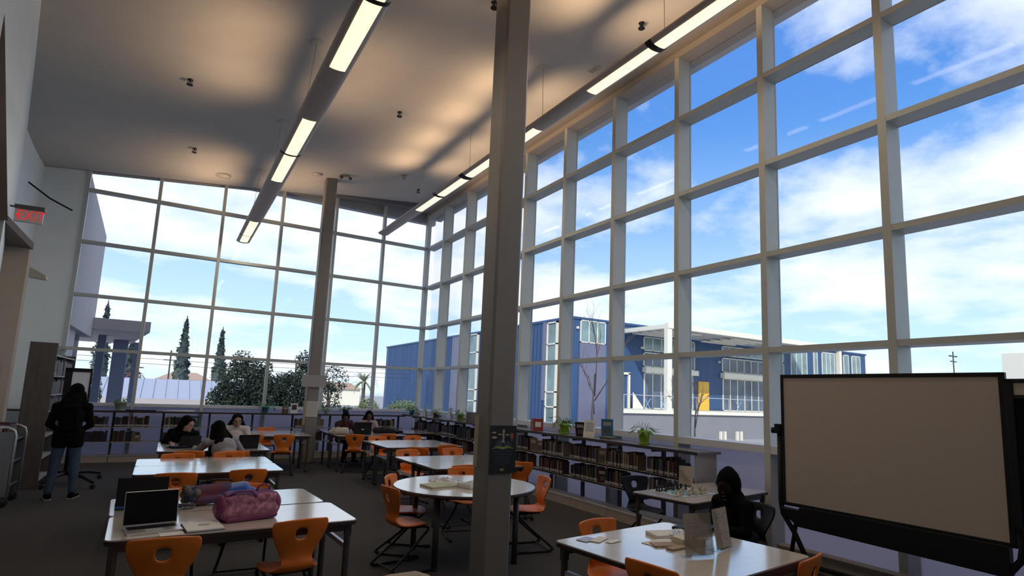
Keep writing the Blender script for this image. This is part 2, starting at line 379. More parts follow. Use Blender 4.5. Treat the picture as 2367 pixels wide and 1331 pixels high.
# ceiling fittings --------------------------------------------------------
g0 = None
spots = [(3.164,6.284,'sprinkler head left of the foreground column top'),(5.264,5.723,'sprinkler head between column and right window lamp'),(-0.19,10.265,'sprinkler head farthest left on the ceiling, nearer one'),
         (-0.02,13.394,'sprinkler head on the left ceiling close to the back windows'),(3.161,9.971,'sprinkler head midway between the two pendant lamps'),(5.176,14.242,'sprinkler head over the far right corner')]
for x, y, lb in spots:
    z = zceil(x); t = thing('sprinkler_head', 'small dark ' + lb, 'sprinkler', (x, y, z), 0, 'ceiling sprinklers')
    g = G(); g.lathe([(0.012,0.02),(0.045,0.0),(0.045,-0.006),(0.014,-0.012),(0.012,-0.05)], n=10); g.build('body', M_black, t, True)
    g = G(); g.tube([(-0.03,0,-0.02),(-0.028,0,-0.06),(0,0,-0.085),(0.028,0,-0.06),(0.03,0,-0.02)], 0.006, 6); g.lathe([(0.004,-0.08),(0.05,-0.085),(0.05,-0.09),(0.004,-0.092)], n=10); g.build('deflector', M_black, t)
for x, y, r, lb in [(0.607,14.953,0.18,'flat round ceiling speaker above the left back windows'),(2.528,14.023,0.12,'small round ceiling disc near the back column top')]:
    t = thing('ceiling_speaker', lb, 'speaker', (x, y, zceil(x)), 0)
    g = G(); g.lathe([(r,0.02),(r,-0.015),(r*0.86,-0.02),(r*0.85,-0.008)], n=24); g.build('rim', M_soff, t, True)
    g = G(); g.lathe([(r*0.85,-0.004),(r*0.84,-0.013),(0.01,-0.016)], n=24); g.build('grille', M_ceil, t, True)
t = thing('emergency_light', 'twin headed emergency spotlight on the ceiling by the back column', 'light', (3.175, 13.846, zceil(3.175)))
g = G(); g.box((-0.09,-0.05,-0.05),(0.09,0.05,0.02)); g.build('box', M_soff, t, bevel=0.008)
for s in (-1, 1):
    g = G(); g.tube([(s*0.07,0,-0.04),(s*0.12,-0.02,-0.08)], [0.02,0.05], 10); g.build('lamp_head', M_leg, t, True)
g = G(); g.lathe([(0.06,0.01),(0.06,-0.03),(0.035,-0.05),(0.03,-0.10),(0.01,-0.11)], n=14); o = g.build('smoke_detector', M_soff, None, True, loc=(4.45, 13.3, zceil(4.45)-0.01)); tag(o, 'small white cylindrical detector on the ceiling beside the far right lamp', 'detector')
t = thing('ceiling_vent', 'thin rectangular vent in the ceiling beside the right lamp', 'vent', (5.459, 7.079, zceil(5.459)))
g = G(); g.box((-0.06,-0.12,-0.012),(0.06,0.12,0.03)); g.build('frame', M_ceil, t)
for k in range(4):
    g = G(); g.cb((0, -0.075+k*0.05, -0.016), (0.09, 0.02, 0.008)); g.build('slat', M_soff, t)

# pendant lamps -------------------------------------------------------------
def pendant(x, z, y0, y1, w, segs, hangers, label, name):
    t = thing(name, label, 'lamp', (x, y0, z))
    prof = []
    for k in range(13):
        a = PI + PI*k/12; prof.append((w/2*math.cos(a), 0.055*math.sin(a)))
    prof += [(w*0.30, 0.05), (-w*0.30, 0.05)]
    g = G(); g.prism(prof, 'y', 0, y1-y0); g.build('housing', M_lamp, t)
    g = G(); g.prism([(p[0]*1.02, p[1]*1.05) for p in prof], 'y', y1-y0, y1-y0+0.02); g.build('end_cap', M_leg, t)
    for a, b in segs:
        prof2 = []
        for k in range(9):
            aa = PI + PI*(0.31 + 0.38*k/8); prof2.append((w/2*math.cos(aa), 0.055*math.sin(aa)-0.004))
        for k in range(8, -1, -1):
            aa = PI + PI*(0.31 + 0.38*k/8); prof2.append((w/2*math.cos(aa), 0.055*math.sin(aa)+0.004))
        g = G(); g.prism(prof2, 'y', a-y0, b-y0); lens = g.build('lens', M_lens, t)
        dl = bpy.data.lights.new('downlight', 'AREA'); dl.shape = 'RECTANGLE'; dl.size = 0.12; dl.size_y = (b-a)*0.9; dl.energy = DNL; dl.color = (1.0, 0.84, 0.66)
        do = bpy.data.objects.new('downlight', dl); COL.objects.link(do); do.parent = t; do.location = (0, (a+b)/2-y0, -0.068)
        for s in (-1, 1):
            ld = bpy.data.lights.new('uplight', 'AREA'); ld.shape = 'RECTANGLE'; ld.size = 0.10; ld.size_y = (b-a)*0.9; ld.energy = UPL; ld.color = (1.0, 0.66, 0.38); ld.spread = math.radians(85)
            lo = bpy.data.objects.new('uplight', ld); COL.objects.link(lo); lo.parent = t
            lo.location = (s*0.07, (a+b)/2-y0, 0.12)
            d = Vector((s*0.72, 0, 0.85)); lo.rotation_euler = d.to_track_quat('-Z', 'Y').to_euler()
            # keep long side along y
            zax = -d.normalized(); yax = Vector((0,1,0)); xax = yax.cross(zax)
            lo.rotation_euler = Matrix((xax, yax, zax)).transposed().to_euler()
    for a, b in zip(segs[:-1], segs[1:]):
        if b[0]-a[1] < 0.3:
            g = G(); g.prism([(p[0]*1.01, p[1]*1.03) for p in prof[:13]], 'y', a[1]-y0, b[0]-y0); g.build('joint_band', M_black, t)
    for hx, hy in hangers:
        zc_ = zceil(hx)-z
        g = G(); g.tube([(hx-x, hy-y0, zc_), (0, hy-y0, 0.05)], 0.004, 6); g.build('wire', M_wire, t)
        g = G(); g.lathe([(0.10,0.02),(0.10,-0.01),(0.07,-0.022),(0.008,-0.03)], (hx-x, hy-y0, zc_), 18); g.build('canopy_disc', M_ceil, t, True)
    return t
UPL = 3.5; DNL = 5.5
pendant(1.23, 5.25, 0.6, 15.5, 0.30, [(0.8,2.1),(2.2,3.5),(4.9-1.31,4.82),(4.89,6.2),(7.66,9.0),(9.07,10.37),(13.32,14.70),(14.75,15.40)],
        [(1.33,2.6),(1.33,5.35),(1.33,8.28),(1.33,11.3),(1.33,14.25)], 'long suspended linear lamp over the left rows of tables', 'pendant_lamp')
pendant(4.70, 6.08, 0.6, 15.47, 0.30, [(0.9,2.2),(2.3,3.5),(3.56,4.79),(4.89,6.13),(7.55,8.80),(8.90,10.08),(10.26,11.48),(11.60,12.80)],
        [(4.68,1.7),(4.68,4.7),(4.68,7.41),(4.68,10.06),(4.68,12.68)], 'long suspended linear lamp running beside the right window wall', 'pendant_lamp')

# wall fittings, left
t = thing('exit_sign', 'red EXIT sign hanging from the white left wall', 'sign', (-1.865, 10.3, 3.95), math.radians(-4))
g = G(); g.box((-0.16,-0.02,-0.11),(0.15,0.02,0.07)); g.build('face_plate', mat('exit_plate', (0.60, 0.56, 0.54), 0.5, noise=0.05), t)
g = G(); g.box((-0.165,-0.045,0.07),(0.165,0.045,0.125)); g.build('top_housing', M_leg, t)
g = G(); g.box((-0.26,-0.012,0.085),(-0.165,0.012,0.105)); g.build('bracket', M_leg, t)
def text(body, size, loc, rot, m, parent=None, name='lettering', align='CENTER', ext=0.002, font_scale_x=1.0):
    c = bpy.data.curves.new(name, 'FONT'); c.body = body; c.size = size; c.align_x = align; c.align_y = 'CENTER'; c.extrude = ext; c.resolution_u = 2
    o = bpy.data.objects.new(name, c); COL.objects.link(o); o.location = loc; o.rotation_euler = rot; o.scale = (font_scale_x, 1, 1)
    bpy.context.view_layer.update(); dg = bpy.context.evaluated_depsgraph_get()
    me = bpy.data.meshes.new_from_object(o.evaluated_get(dg)); me.materials.clear(); me.materials.append(m)
    o2 = bpy.data.objects.new(name, me); COL.objects.link(o2); o2.location = loc; o2.rotation_euler = rot; o2.scale = (font_scale_x, 1, 1)
    if parent: o2.parent = parent
    bpy.data.objects.remove(o); return o2
M_red = mat('exit_red', (0.75, 0.03, 0.03), 0.5, emit=(1.0, 0.05, 0.06), es=0.3)
text('EXIT', 0.20, (0.022, -0.022, -0.02), (PI/2, 0, 0), M_red, t, font_scale_x=0.76)
g = G(); g.prism([(-0.150,-0.02),(-0.128,0.010),(-0.128,-0.050)], 'y', -0.024, -0.02); g.build('arrow', M_red, t)
g = G(); g.prism([(0,0.10),(0.08,0.10),(0.30,-0.02),(0.30,-0.08),(0.10,-0.07),(0,-0.04)], 'y', -0.08, 0.08); o = g.build('wall_light', mat('wall_light_metal', (0.42,0.40,0.33), 0.5), None, loc=(-2.12, 11.9, 3.36), bevel=0.01); tag(o, 'beige wedge shaped wall light on the white left wall', 'light')
t = thing('alarm_box', 'small pale alarm box on the left wall under the wedge light', 'alarm', (-2.14, 11.5, 3.08), math.radians(-12))
g = G(); g.box((-0.02,-0.11,-0.11),(0.07,0.11,0.11)); g.build('case', M_wall, t, bevel=0.01)
g = G(); g.box((-0.01,-0.118,-0.09),(0.06,-0.11,0.09)); g.build('strobe', M_gray, t)
g = G(); g.tube([(-2.72,14.5,5.52),(-2.35,14.45,5.25),(-1.98,14.45,5.08)], 0.018, 6); o = g.build('wall_rod', M_black); tag(o, 'thin black rod reaching from the left wall toward the back window', 'rod')
t = thing('wall_notice', 'dark little notice at the far left on the beige wall', 'notice', (-2.14, 10.99, 1.86))
g = G(); g.box((-0.13,-0.015,-0.14),(0.10,0.0,-0.02)); g.build('lower_panel', M_black, t)
g = G(); g.prism([(-0.13,-0.02),(0.10,-0.02),(0.07,0.08),(0.0,0.14),(-0.13,0.16)], 'y', -0.012, 0.0); g.build('arched_top', M_pier, t)

# ================================================================== OUTSIDE
M_blue = mat('blue_metal_cladding', (0.034, 0.080, 0.19), 0.5, 0.1, col2=(0.045, 0.10, 0.23), nscale=2.0, stretch=(3, 3, 0.05))
M_purple = mat('lavender_cladding', (0.17, 0.18, 0.27), 0.5, noise=0.08, nscale=2)
M_cream = mat('cream_painted_steel', (0.85, 0.82, 0.70), 0.5, noise=0.03)
M_extglass = mat('pale_green_facade_glass', (0.24, 0.36, 0.38), 0.12, noise=0.45, nscale=0.7, spec=0.8)
M_grayw = mat('grey_rendered_wall', (0.24, 0.245, 0.27), 0.8, noise=0.06, nscale=1)
M_yel = mat('yellow_door_paint', (0.80, 0.48, 0.06), 0.5, noise=0.04)
M_conc = mat('pale_concrete_paving', (0.40, 0.40, 0.40), 0.85, noise=0.12, nscale=0.8)
M_wing = mat('grey_wing_render', (0.50, 0.46, 0.46), 0.8, noise=0.04, nscale=2)
g = G(); g.box((-120, 16.6, -0.75), (200, 260, -0.6)); g.box((6.7, -60, -0.75), (200, 16.6, -0.6)); struct('ground', g, M_conc)

t = thing('school_building', 'large blue metal clad school building beyond the right windows', 'building', (22.3, 30.6, -0.6))
def L(g): g.X = Matrix.Translation((-22.3, -30.6, 0.6)); return g
def part(name, m, parent, *bs):
    g = L(G())
    for a, b in bs: g.box(a, b)
    return g.build(name, m, parent)
part('blue_wall', M_blue, t, ((22.3, 30.6, -0.6), (58, 47, 7.0)), ((22.3, 46.9, -0.6), (40, 68.6, 7.05)))
part('parapet', M_blue, t, ((22.22, 30.52, 6.96), (58.1, 31.0, 7.12)), ((22.22, 31.0, 6.96), (22.6, 68.7, 7.12)))
g = L(G())
y = 31.2
while y < 68:
    if not (43.8 < y < 49.5 or 32.0 < y < 33.4): g.box((22.255, y, -0.6), (22.3, y+0.12, 6.95))
    y += 0.45
tag(g.build('cladding_rib', M_blue, t), kind='stuff')
part('lavender_panel', M_purple, t, ((22.24, 47.6, -0.6), (22.3, 49.4, 6.95)))
part('lavender_panel', M_purple, t, ((22.23, 33.4, 1.5), (22.3, 33.95, 6.95)))
part('lavender_panel', M_purple, t, ((22.95, 30.52, -0.6), (25.2, 30.6, 5.40)))
part('lavender_panel', M_purple, t, ((22.24, 41.0, -0.6), (22.3, 43.4, 5.0)))
def xwin(y0, y1, z0, z1, bars, nv=1):          # window on the x = 22.3 face
    g = L(G()); w = 0.09
    for a, b in (((22.12, y0, z0), (22.3, y0+w, z1)), ((22.12, y1-w, z0), (22.3, y1, z1)), ((22.12, y0, z1-w), (22.3, y1, z1)), ((22.12, y0, z0), (22.3, y1, z0+w))): g.box(a, b)
    for zb in bars: g.box((22.12, y0, zb-w/2), (22.3, y1, zb+w/2))
    f = g.build('window', M_cream, t)
    zs_ = [z0+w] + sorted(bars) + [z1-w]
    for a, b in zip(zs_[:-1], zs_[1:]):
        p = L(G()); p.box((22.2, y0+w, a+w/2), (22.24, y1-w, b-w/2)); p.build('pane', M_extglass, f)
    return f
xwin(44.0, 46.0, -0.3, 6.93, [1.2, 2.15, 5.33]); xwin(32.1, 33.3, -0.3, 6.9, [1.1, 2.1, 5.37])
def ywin(x0, x1, z0, z1, n, hb=(), Y=30.6, w=0.065, m=None):
    g = L(G()); Yf = Y-0.07
    for a, b in (((x0, Yf, z0), (x0+w, Y, z1)), ((x1-w, Yf, z0), (x1, Y, z1)), ((x0, Yf, z1-w), (x1, Y, z1)), ((x0, Yf, z0), (x1, Y, z0+w))): g.box(a, b)
    for k in range(1, n): xx = x0+(x1-x0)*k/n; g.box((xx-w/2, Yf, z0), (xx+w/2, Y, z1))
    for zb in hb: g.box((x0, Yf, zb-w/2), (x1, Y, zb+w/2))
    f = g.build('window', M_cream, t)
    for k in range(n):
        a = x0+(x1-x0)*k/n+w/2; b = x0+(x1-x0)*(k+1)/n-w/2
        p = L(G()); p.box((a, Y-0.045, z0+w), (b, Y-0.015, z1-w)); p.build('pane', m or M_extglass, f)
    return f
M_dglass = mat('dark_facade_glass', (0.10, 0.15, 0.24), 0.12, noise=0.5, nscale=0.9, spec=0.8)
ywin(22.98, 25.15, 5.43, 6.95, 3); 
for x in (23.1, 23.8, 24.5): ywin(x, x+0.5, -0.2, 1.45, 1)
ywin(28.65, 33.9, 5.30, 6.32, 6); ywin(28.65, 33.9, 4.15, 5.2, 6, m=M_dglass); ywin(28.72, 33.7, 1.2, 3.75, 6, m=M_dglass)
part('fascia', M_cream, t, ((28.6, 30.2, 3.75), (33.95, 30.6, 4.12)))
ywin(37.0, 44.9, 5.50, 6.30, 9); ywin(37.0, 44.9, 4.20, 5.35, 9, m=M_dglass); ywin(37.05, 44.9, 1.2, 3.75, 9, m=M_dglass)
part('fascia', M_cream, t, ((36.85, 30.2, 3.75), (45.0, 30.6, 4.15)))
part('yellow_door', M_yel, t, ((34.28, 30.5, 1.2), (35.42, 30.6, 3.36)))
ywin(45.9, 48.3, 3.8, 6.75, 3); ywin(49.3, 49.9, 3.8, 6.75, 1); ywin(50.6, 53.2, 3.8, 6.8, 4); ywin(54.1, 55.0, 3.8, 6.8, 1); ywin(55.5, 57.0, 3.8, 6.8, 2)
part('door', M_cream, t, ((26.25, 30.46, 1.2), (26.4, 30.6, 3.6)), ((27.2, 30.46, 1.2), (27.35, 30.6, 3.6)), ((26.25, 30.46, 3.5), (27.35, 30.6, 3.65)))
g = L(G()); g.prism([(27.4, 1.2), (28.4, 1.2), (27.4, 2.3)], 'y', 30.2, 30.25); g.build('ramp_panel', M_cream, t)
for x, z in ((22.7, 6.40), (28.45, 5.5), (36.6, 5.0)):
    g = L(G()); g.box((x-0.05, 30.42, z-0.10), (x+0.08, 30.6, z+0.06)); g.build('wall_lamp', M_cream, t, bevel=0.02)
# terrace in front of it
t2 = thing('terrace', 'raised grey terrace with a white ledge in front of the blue building', 'terrace', (24.3, 26.0, -0.6))
def P2(name, m, *bs):
    g = G(); g.X = Matrix.Translation((-24.3, -26.0, 0.6))
    for a, b in bs: g.box(a, b)
    return g.build(name, m, t2)
g = G(); g.X = Matrix.Translation((-24.3, -26.0, 0.6)); g.prism([(22.8,26.0),(46,26.0),(46,30.42),(26.3,30.42),(22.8,26.3)], 'z', 0.98, 1.2); g.build('ledge', M_cream, t2)
P2('retaining_wall', M_grayw, ((22.9, 26.15, -0.6), (45.9, 26.5, 0.98)))
P2('handrail', M_gray, ((22.7, 26.05, 2.05), (46, 26.09, 2.09)))
for x in range(8): P2('rail_post', M_gray, ((22.9+x*3.1, 26.05, 1.2), (22.94+x*3.1, 26.09, 2.05)))
g = G(); g.X = Matrix.Translation((-24.3, -26.0, 0.6))
for x in (24.6, 25.9, 33.0, 37.5):
    g.tube([(x, 26.1, 1.25), (x+0.5, 26.1, 1.9)], 0.018, 5); g.tube([(x, 26.1, 1.9), (x+0.5, 26.1, 1.25)], 0.018, 5)
g.build('brace', mat('blue_cable', (0.25, 0.5, 0.8), 0.5), t2)
# pergola
t3 = thing('pergola', 'white steel pergola with louvred roof over the terrace', 'pergola', (26.6, 26.1, 1.2))
def P3(name, m, *bs):
    g = G(); g.X = Matrix.Translation((-26.6, -26.1, -1.2))
    for a, b in bs: g.box(a, b)
    return g.build(name, m, t3)
P3('post', M_cream, ((26.45, 26.05, 1.2), (26.85, 26.35, 6.35)))
P3('post', M_cream, ((45.6, 26.05, 1.2), (45.9, 26.35, 6.35)))
P3('front_beam', M_cream, ((26.45, 26.0, 6.35), (46, 26.3, 6.68)))
P3('side_beam', M_cream, ((26.45, 26.3, 6.35), (26.8, 30.5, 6.62)))
P3('roof_deck', mat('pergola_roof_grey', (0.40, 0.42, 0.46), 0.7), ((26.8, 26.3, 6.5), (46, 30.5, 6.56)))  # even grey for the flat roof
k = 0
for yy in (26.9, 27.8, 28.7, 29.6):
    for x0 in range(27, 45, 6):
        xx = x0 + (k % 3)*0.9; P3('louvre', M_cream, ((xx, yy, 6.30), (xx+3.6, yy+0.35, 6.38))); k += 1
ORD4 = ['first','second','third','fourth']
for k, x in enumerate((30.35, 30.75, 31.95, 32.35)):
    o = G().box((x, 25.2, -0.6), (x+0.13, 25.35, -0.02)).build('bollard', M_cream); tag(o, ORD4[k]+' white bollard from the left on the paving under the terrace', 'bollard', 'white bollards under the terrace')
o = G().box((58.5, 12, -0.6), (66, 19.8, 6.75)).build('white_building', M_cream); tag(o, 'plain white building far off above the big mobile board', 'building')

# left wing with canopy
t = thing('building_wing', 'grey rendered wing of the library just outside the left back windows', 'building', (-1.95, 16.0, -0.6))
g = G(); g.X = Matrix.Translation((1.95, -16, 0.6)); g.prism([(16.0, 2.9), (20.4, 2.9), (20.4, 5.85), (16.0, 6.3)], 'x', -4.5, -1.93); g.box((-4.5, 16.0, -0.6), (-2.05, 18.0, 2.9)); g.build('wall', M_wing, t)
g = G(); g.X = Matrix.Translation((1.95, -16, 0.6)); g.box((-4.5, 18.0, -0.6), (-2.2, 20.2, 2.9)); w = g.build('dark_window', M_dglass, t)
g = G(); g.X = Matrix.Translation((1.95, -16, 0.6)); g.prism([(-4.5, 20.0), (-0.57, 20.0), (-1.35, 27.0), (-4.5, 27.0)], 'z', 3.14, 3.45); g.build('canopy', M_wing, t)
M_bcol = mat('slate_blue_column', (0.15, 0.17, 0.26), 0.6, noise=0.1)
for x, y_, w in ((-1.88, 22.5, 0.20), (-1.50, 24.5, 0.42), (-1.05, 25.5, 0.22)):
    g = G(); g.X = Matrix.Translation((1.95, -16, 0.6)); g.box((x-w/2, y_, -0.6), (x+w/2, y_+w, 3.14)); g.build('canopy_column', M_bcol, t)
g = G(); g.X = Matrix.Translation((1.95, -16, 0.6)); g.lathe([(0.10, 3.15), (0.10, 3.12), (0.02, 3.11)], (-1.15, 22.5, 0), 12); g.build('downlight', M_cream, t)

# low shed with ribbed roof
t = thing('low_roof_building', 'low building with pale ribbed metal roof behind the left back windows', 'building', (-0.3, 30, -0.6))
g = G(); g.box((-3.0, 0.6, 0), (3.6, 5, 1.6)); g.build('wall', M_wing, t)
M_roofm = mat('pale_metal_roof', (0.52, 0.54, 0.60), 0.4, 0.2, noise=0.05)
g = G(); g.prism([(0.3, 1.15), (0.3, 1.25), (4.0, 2.5), (4.0, 2.4)], 'x', -3.2, 3.8); rf = g.build('roof', M_roofm, t)
for k in range(15):
    g = G(); x = -3.1 + k*0.48; g.prism([(0.3, 1.25), (0.3, 1.30), (4.0, 2.55), (4.0, 2.5)], 'x', x, x+0.04); g.build('roof_seam', M_roofm, rf)
for x, y_, w, h, lb in ((2.0, 95, 6, 2.9, 'far pale house roofline left of the dark bushes'), (22, 90, 7, 2.4, 'far pale house between the bushes and the blue building')):
    t = thing('house', lb, 'building', (x, y_, -0.6)); g = G(); g.box((-w/2, 0, 0), (w/2, 6, h)); g.build('wall', M_cream, t)
    g = G(); g.prism([(-w/2-0.4, h), (w/2+0.4, h), (w/4, h+1.0), (-w/4, h+1.0)], 'y', -0.3, 6.3); g.build('roof', mat('terracotta_roof', (0.50, 0.36, 0.30), 0.8, noise=0.1), t)
for x, y_, h, lb in ((0.05, 60, 5.2, 'utility pole with cross arm beyond the low roof, nearer the cypress'), (-2.6, 62, 4.0, 'utility pole farther left beyond the low roof'), (57.8, 23, 7.6, 'thin antenna mast above the mobile board')):
    t = thing('utility_pole', lb, 'pole', (x, y_, -0.6)); g = G(); g.tube([(0,0,0), (0,0,h)], 0.07 if y_ > 30 else 0.05, 6); g.build('pole', M_leg, t)
    g = G(); g.box((-0.7, -0.05, h-0.45), (0.7, 0.05, h-0.35)); g.box((-0.5, -0.05, h-0.9), (0.5, 0.05, h-0.82)); g.build('cross_arm', M_leg, t)
g = G()
for z, dy in ((4.15, 0), (3.75, 0.5), (3.3, 0.2)):
    g.tube([(-30, 62+dy, z+0.5), (-15, 62+dy, z), (-2.6, 62+dy, z+0.1), (0.05, 60+dy, z), (15, 60+dy, z-0.2), (40, 60+dy, z+0.2)], 0.018, 4)
tag(g.build('overhead_wire', M_leg), 'thin overhead power wires crossing low over the trees', 'wire', kind='stuff')

# vegetation
M_leafd = mat('dark_green_foliage', (0.026, 0.040, 0.038), 0.9, spec=0.1, col2=(0.055, 0.080, 0.055), nscale=1.2)
M_leafl = mat('light_green_foliage', (0.13, 0.18, 0.08), 0.8, spec=0.2, col2=(0.24, 0.27, 0.14), nscale=1.5)
M_cyp = mat('cypress_foliage', (0.045, 0.060, 0.068), 0.9, spec=0.1, col2=(0.10, 0.13, 0.12), nscale=2)
M_bark = mat('grey_bark', (0.10, 0.08, 0.07), 0.8, noise=0.2)
def leaves(g, c, r, n, size, hollow=0.55):
    for _ in range(n):
        d = Vector((random.gauss(0,1), random.gauss(0,1), random.gauss(0,1))).normalized()
        q = Vector(c) + Vector((d.x*r[0], d.y*r[1], d.z*r[2])) * (hollow + (1-hollow)*random.random())
        a = Vector((random.uniform(-1,1), random.uniform(-1,1), random.uniform(-1,1))).normalized(); b = a.cross(Vector((random.uniform(-1,1), random.uniform(-1,1), random.uniform(-1,1)))).normalized()
        s = size*random.uniform(0.6, 1.3)
        g._add([q-a*s, q+b*s*0.45, q+a*s, q-b*s*0.45], [(0,1,2,3)])
def bush(name, label, x, y, blobs, m, n=2600, size=0.13, zb=-0.6, group=None, cat='tree'):
    t = thing(name, label, cat, (x, y, zb), 0, group); g = G()
    tot = sum(b[3]*b[4]*b[5] for b in blobs)
    for bx, by, bz, rx, ry, rz in blobs: leaves(g, (bx, by, bz), (rx, ry, rz), max(60, int(n*rx*ry*rz/tot)), size)
    tag(g.build('foliage', m, t), kind='stuff')
    g = G(); zt = max(b[2] for b in blobs)
    g.tube([(0,0,0), (0.05,0,zt*0.5), (0,0.05,zt)], [0.11,0.08,0.03], 7)
    for b in blobs[:6]: g.tube([(0.03,0,zt*0.35), (b[0]*0.6,b[1]*0.6,(b[2]+zt*0.35)/2), (b[0],b[1],b[2]+b[5]*0.5)], [0.05,0.03,0.012], 5)
    g.build('trunk', M_bark, t, True); return t
bush('bushy_tree', 'dense dark bushy tree outside the back windows, third pane from the left', 2.75, 26.5, [(0,0,2.3,1.1,1.0,1.2),(-0.6,0.1,1.6,0.8,0.8,0.9),(0.6,0,1.9,0.8,0.8,1.1),(0.1,-0.2,1.2,1.3,0.8,0.9),(-0.2,0,3.3,0.45,0.4,0.5),(0.75,0,3.1,0.3,0.3,0.4)], M_leafd, 15000, 0.065)
bush('bushy_tree', 'dark bushy tree directly behind the far column', 4.75, 27.0, [(0,0,2.0,0.9,0.8,1.1),(0.5,0,2.7,0.6,0.6,0.9),(-0.5,0,2.3,0.5,0.6,0.7),(0.1,0,1.2,1.2,0.8,0.8),(0.3,0,3.5,0.35,0.35,0.5)], M_leafd, 11000, 0.062)
bush('bushy_tree', 'loose airy tree right of the far column outside', 6.25, 27.2, [(0,0,1.9,0.7,0.6,0.8),(0.2,0,2.8,0.7,0.6,0.7),(-0.4,0,2.4,0.5,0.5,0.6),(0.1,0,1.0,1.2,0.8,0.7)], M_leafd, 3800, 0.055)
bush('hedge_shrub', 'light green shrub below the palm outside the back windows', 7.6, 26.0, [(0,0,0.9,0.9,0.6,0.8),(0.8,0,0.7,0.7,0.6,0.7),(-0.7,0,0.8,0.6,0.5,0.8),(0.2,0,1.5,0.5,0.5,0.5)], M_leafl, 6500, 0.055, cat='shrub')
bush('hedge_shrub', 'pale green shrub in front of the blue building by the room corner', 9.6, 26.5, [(0,0,1.1,1.0,0.7,0.9),(0.7,0,0.8,0.7,0.6,0.7),(-0.6,0,0.8,0.8,0.6,0.7)], M_leafl, 5500, 0.055, cat='shrub')
bush('climbing_shrub', 'bright green climbing shrub under the grey canopy at far left', -2.05, 23.3, [(0,0,0.8,0.35,0.4,0.9),(0.05,0,1.8,0.25,0.3,0.8),(0.25,0,0.5,0.3,0.3,0.6)], M_leafl, 5000, 0.05, cat='shrub')
bush('hedge_shrub', 'low dark shrub at the foot of the middle cypress outside', 1.3, 38, [(0,0,1.0,1.8,0.7,0.8),(-1.3,0,0.6,1.0,0.6,0.5)], M_leafd, 1500, 0.13, cat='shrub')
bush('bushy_tree', 'small reddish leaved tree beside the left canopy columns', -1.6, 40, [(0,0,2.2,0.5,0.5,0.9)], mat('reddish_foliage', (0.22, 0.12, 0.10), 0.7, noise=0.3, nscale=3), 700, 0.10)
for x, y_, h, r, lb in ((0.80, 50, 7.4, 0.62, 'tall slim cypress in the second row of back panes'), (3.25, 50, 6.8, 0.55, 'cypress rising behind the dark bushy tree'), (-4.1, 50, 8.0, 0.6, 'cypress tip showing above the grey canopy'), (-2.2, 46, 5.2, 0.5, 'cypress seen between the canopy columns')):
    t = thing('cypress', lb, 'tree', (x, y_, -0.6)); g = G()
    for k in range(14):
        f = k/14; rr = r*math.sin(PI*min(1, 0.16+0.84*f)**0.8)*0.95 if f < 0.5 else r*(1-f)*1.9
        leaves(g, (0, 0, h*(0.04+0.93*f)), (max(rr,0.06), max(rr,0.06), h*0.055), 170, 0.16, 0.3)
    g.tube([(0,0,h*0.05),(0,0,h*0.4),(0,0,h*0.7),(0,0,h)], [r*0.75,r*0.8,r*0.42,0.02], 9)
    tag(g.build('foliage', M_cyp, t), kind='stuff'); g = G(); g.tube([(0,0,0),(0,0,h*0.2)], 0.12, 7); g.build('trunk', M_bark, t)
t = thing('palm_tree', 'distant palm tree left of the blue building end', 'tree', (17.3, 60, -0.6))
g = G(); g.tube([(0,0,0),(0.05,0,1.8),(0,0,3.3)], [0.22,0.18,0.2], 8); g.build('trunk', M_bark, t)
g = G()
for k in range(26):
    a = 2*PI*k/26*2.6; e = random.uniform(-0.5, 1.1); d = Vector((math.cos(a)*math.cos(e), math.sin(a)*math.cos(e), math.sin(e)))
    p = Vector((0,0,3.3)); pts = [p, p+d*0.7, p+d*1.25+Vector((0,0,-0.18)), p+d*1.6+Vector((0,0,-0.55))]
    for i in range(3):
        w = Vector((-d.y, d.x, 0)).normalized()*0.16*(1-0.3*i); q0, q1 = pts[i], pts[i+1]
        g._add([q0-w, q0+w, q1+w*0.7, q1-w*0.7], [(0,1,2,3)])
tag(g.build('frond', mat('pale_frond', (0.34,0.36,0.22), 0.7, noise=0.2), t), kind='stuff')
def bare(label, x, y, h, seed, lean=0.0):
    rnd = random.Random(seed); t = thing('bare_tree', label, 'tree', (x, y, -0.6)); gt = G(); gb = G()
    def br(g, p, d, L_, r, lv):
        q = p + d*L_; mid = (p+q)/2 + Vector((rnd.uniform(-1,1), rnd.uniform(-1,1), 0))*L_*0.06
        g.tube([p, mid, q], [r, r*0.8, r*0.55], 5)
        if lv == 0: return
        for _ in range(3 if lv > 1 else 2):
            nd = (d + Vector((rnd.uniform(-1,1), rnd.uniform(-1,1), rnd.uniform(-0.1,0.6)))*0.62).normalized()
            br(gb, p + d*L_*rnd.uniform(0.45, 1.0), nd, L_*rnd.uniform(0.5, 0.72), r*0.52, lv-1)
    br(gt, Vector((0,0,0)), Vector((lean,0,1)).normalized(), h*0.45, 0.055, 4)
    gt.build('trunk', M_bark, t, True); gb.build('branch', M_bark, t, True); return t
bare('leafless young tree outside in front of the blue corner', 15.9, 20.0, 7.6, 3)
bare('small leafless tree before the yellow door', 22.6, 20.4, 5.0, 11, 0.05)
bare('second leafless stem standing left of the yellow door', 21.9, 20.2, 4.2, 21, -0.12)

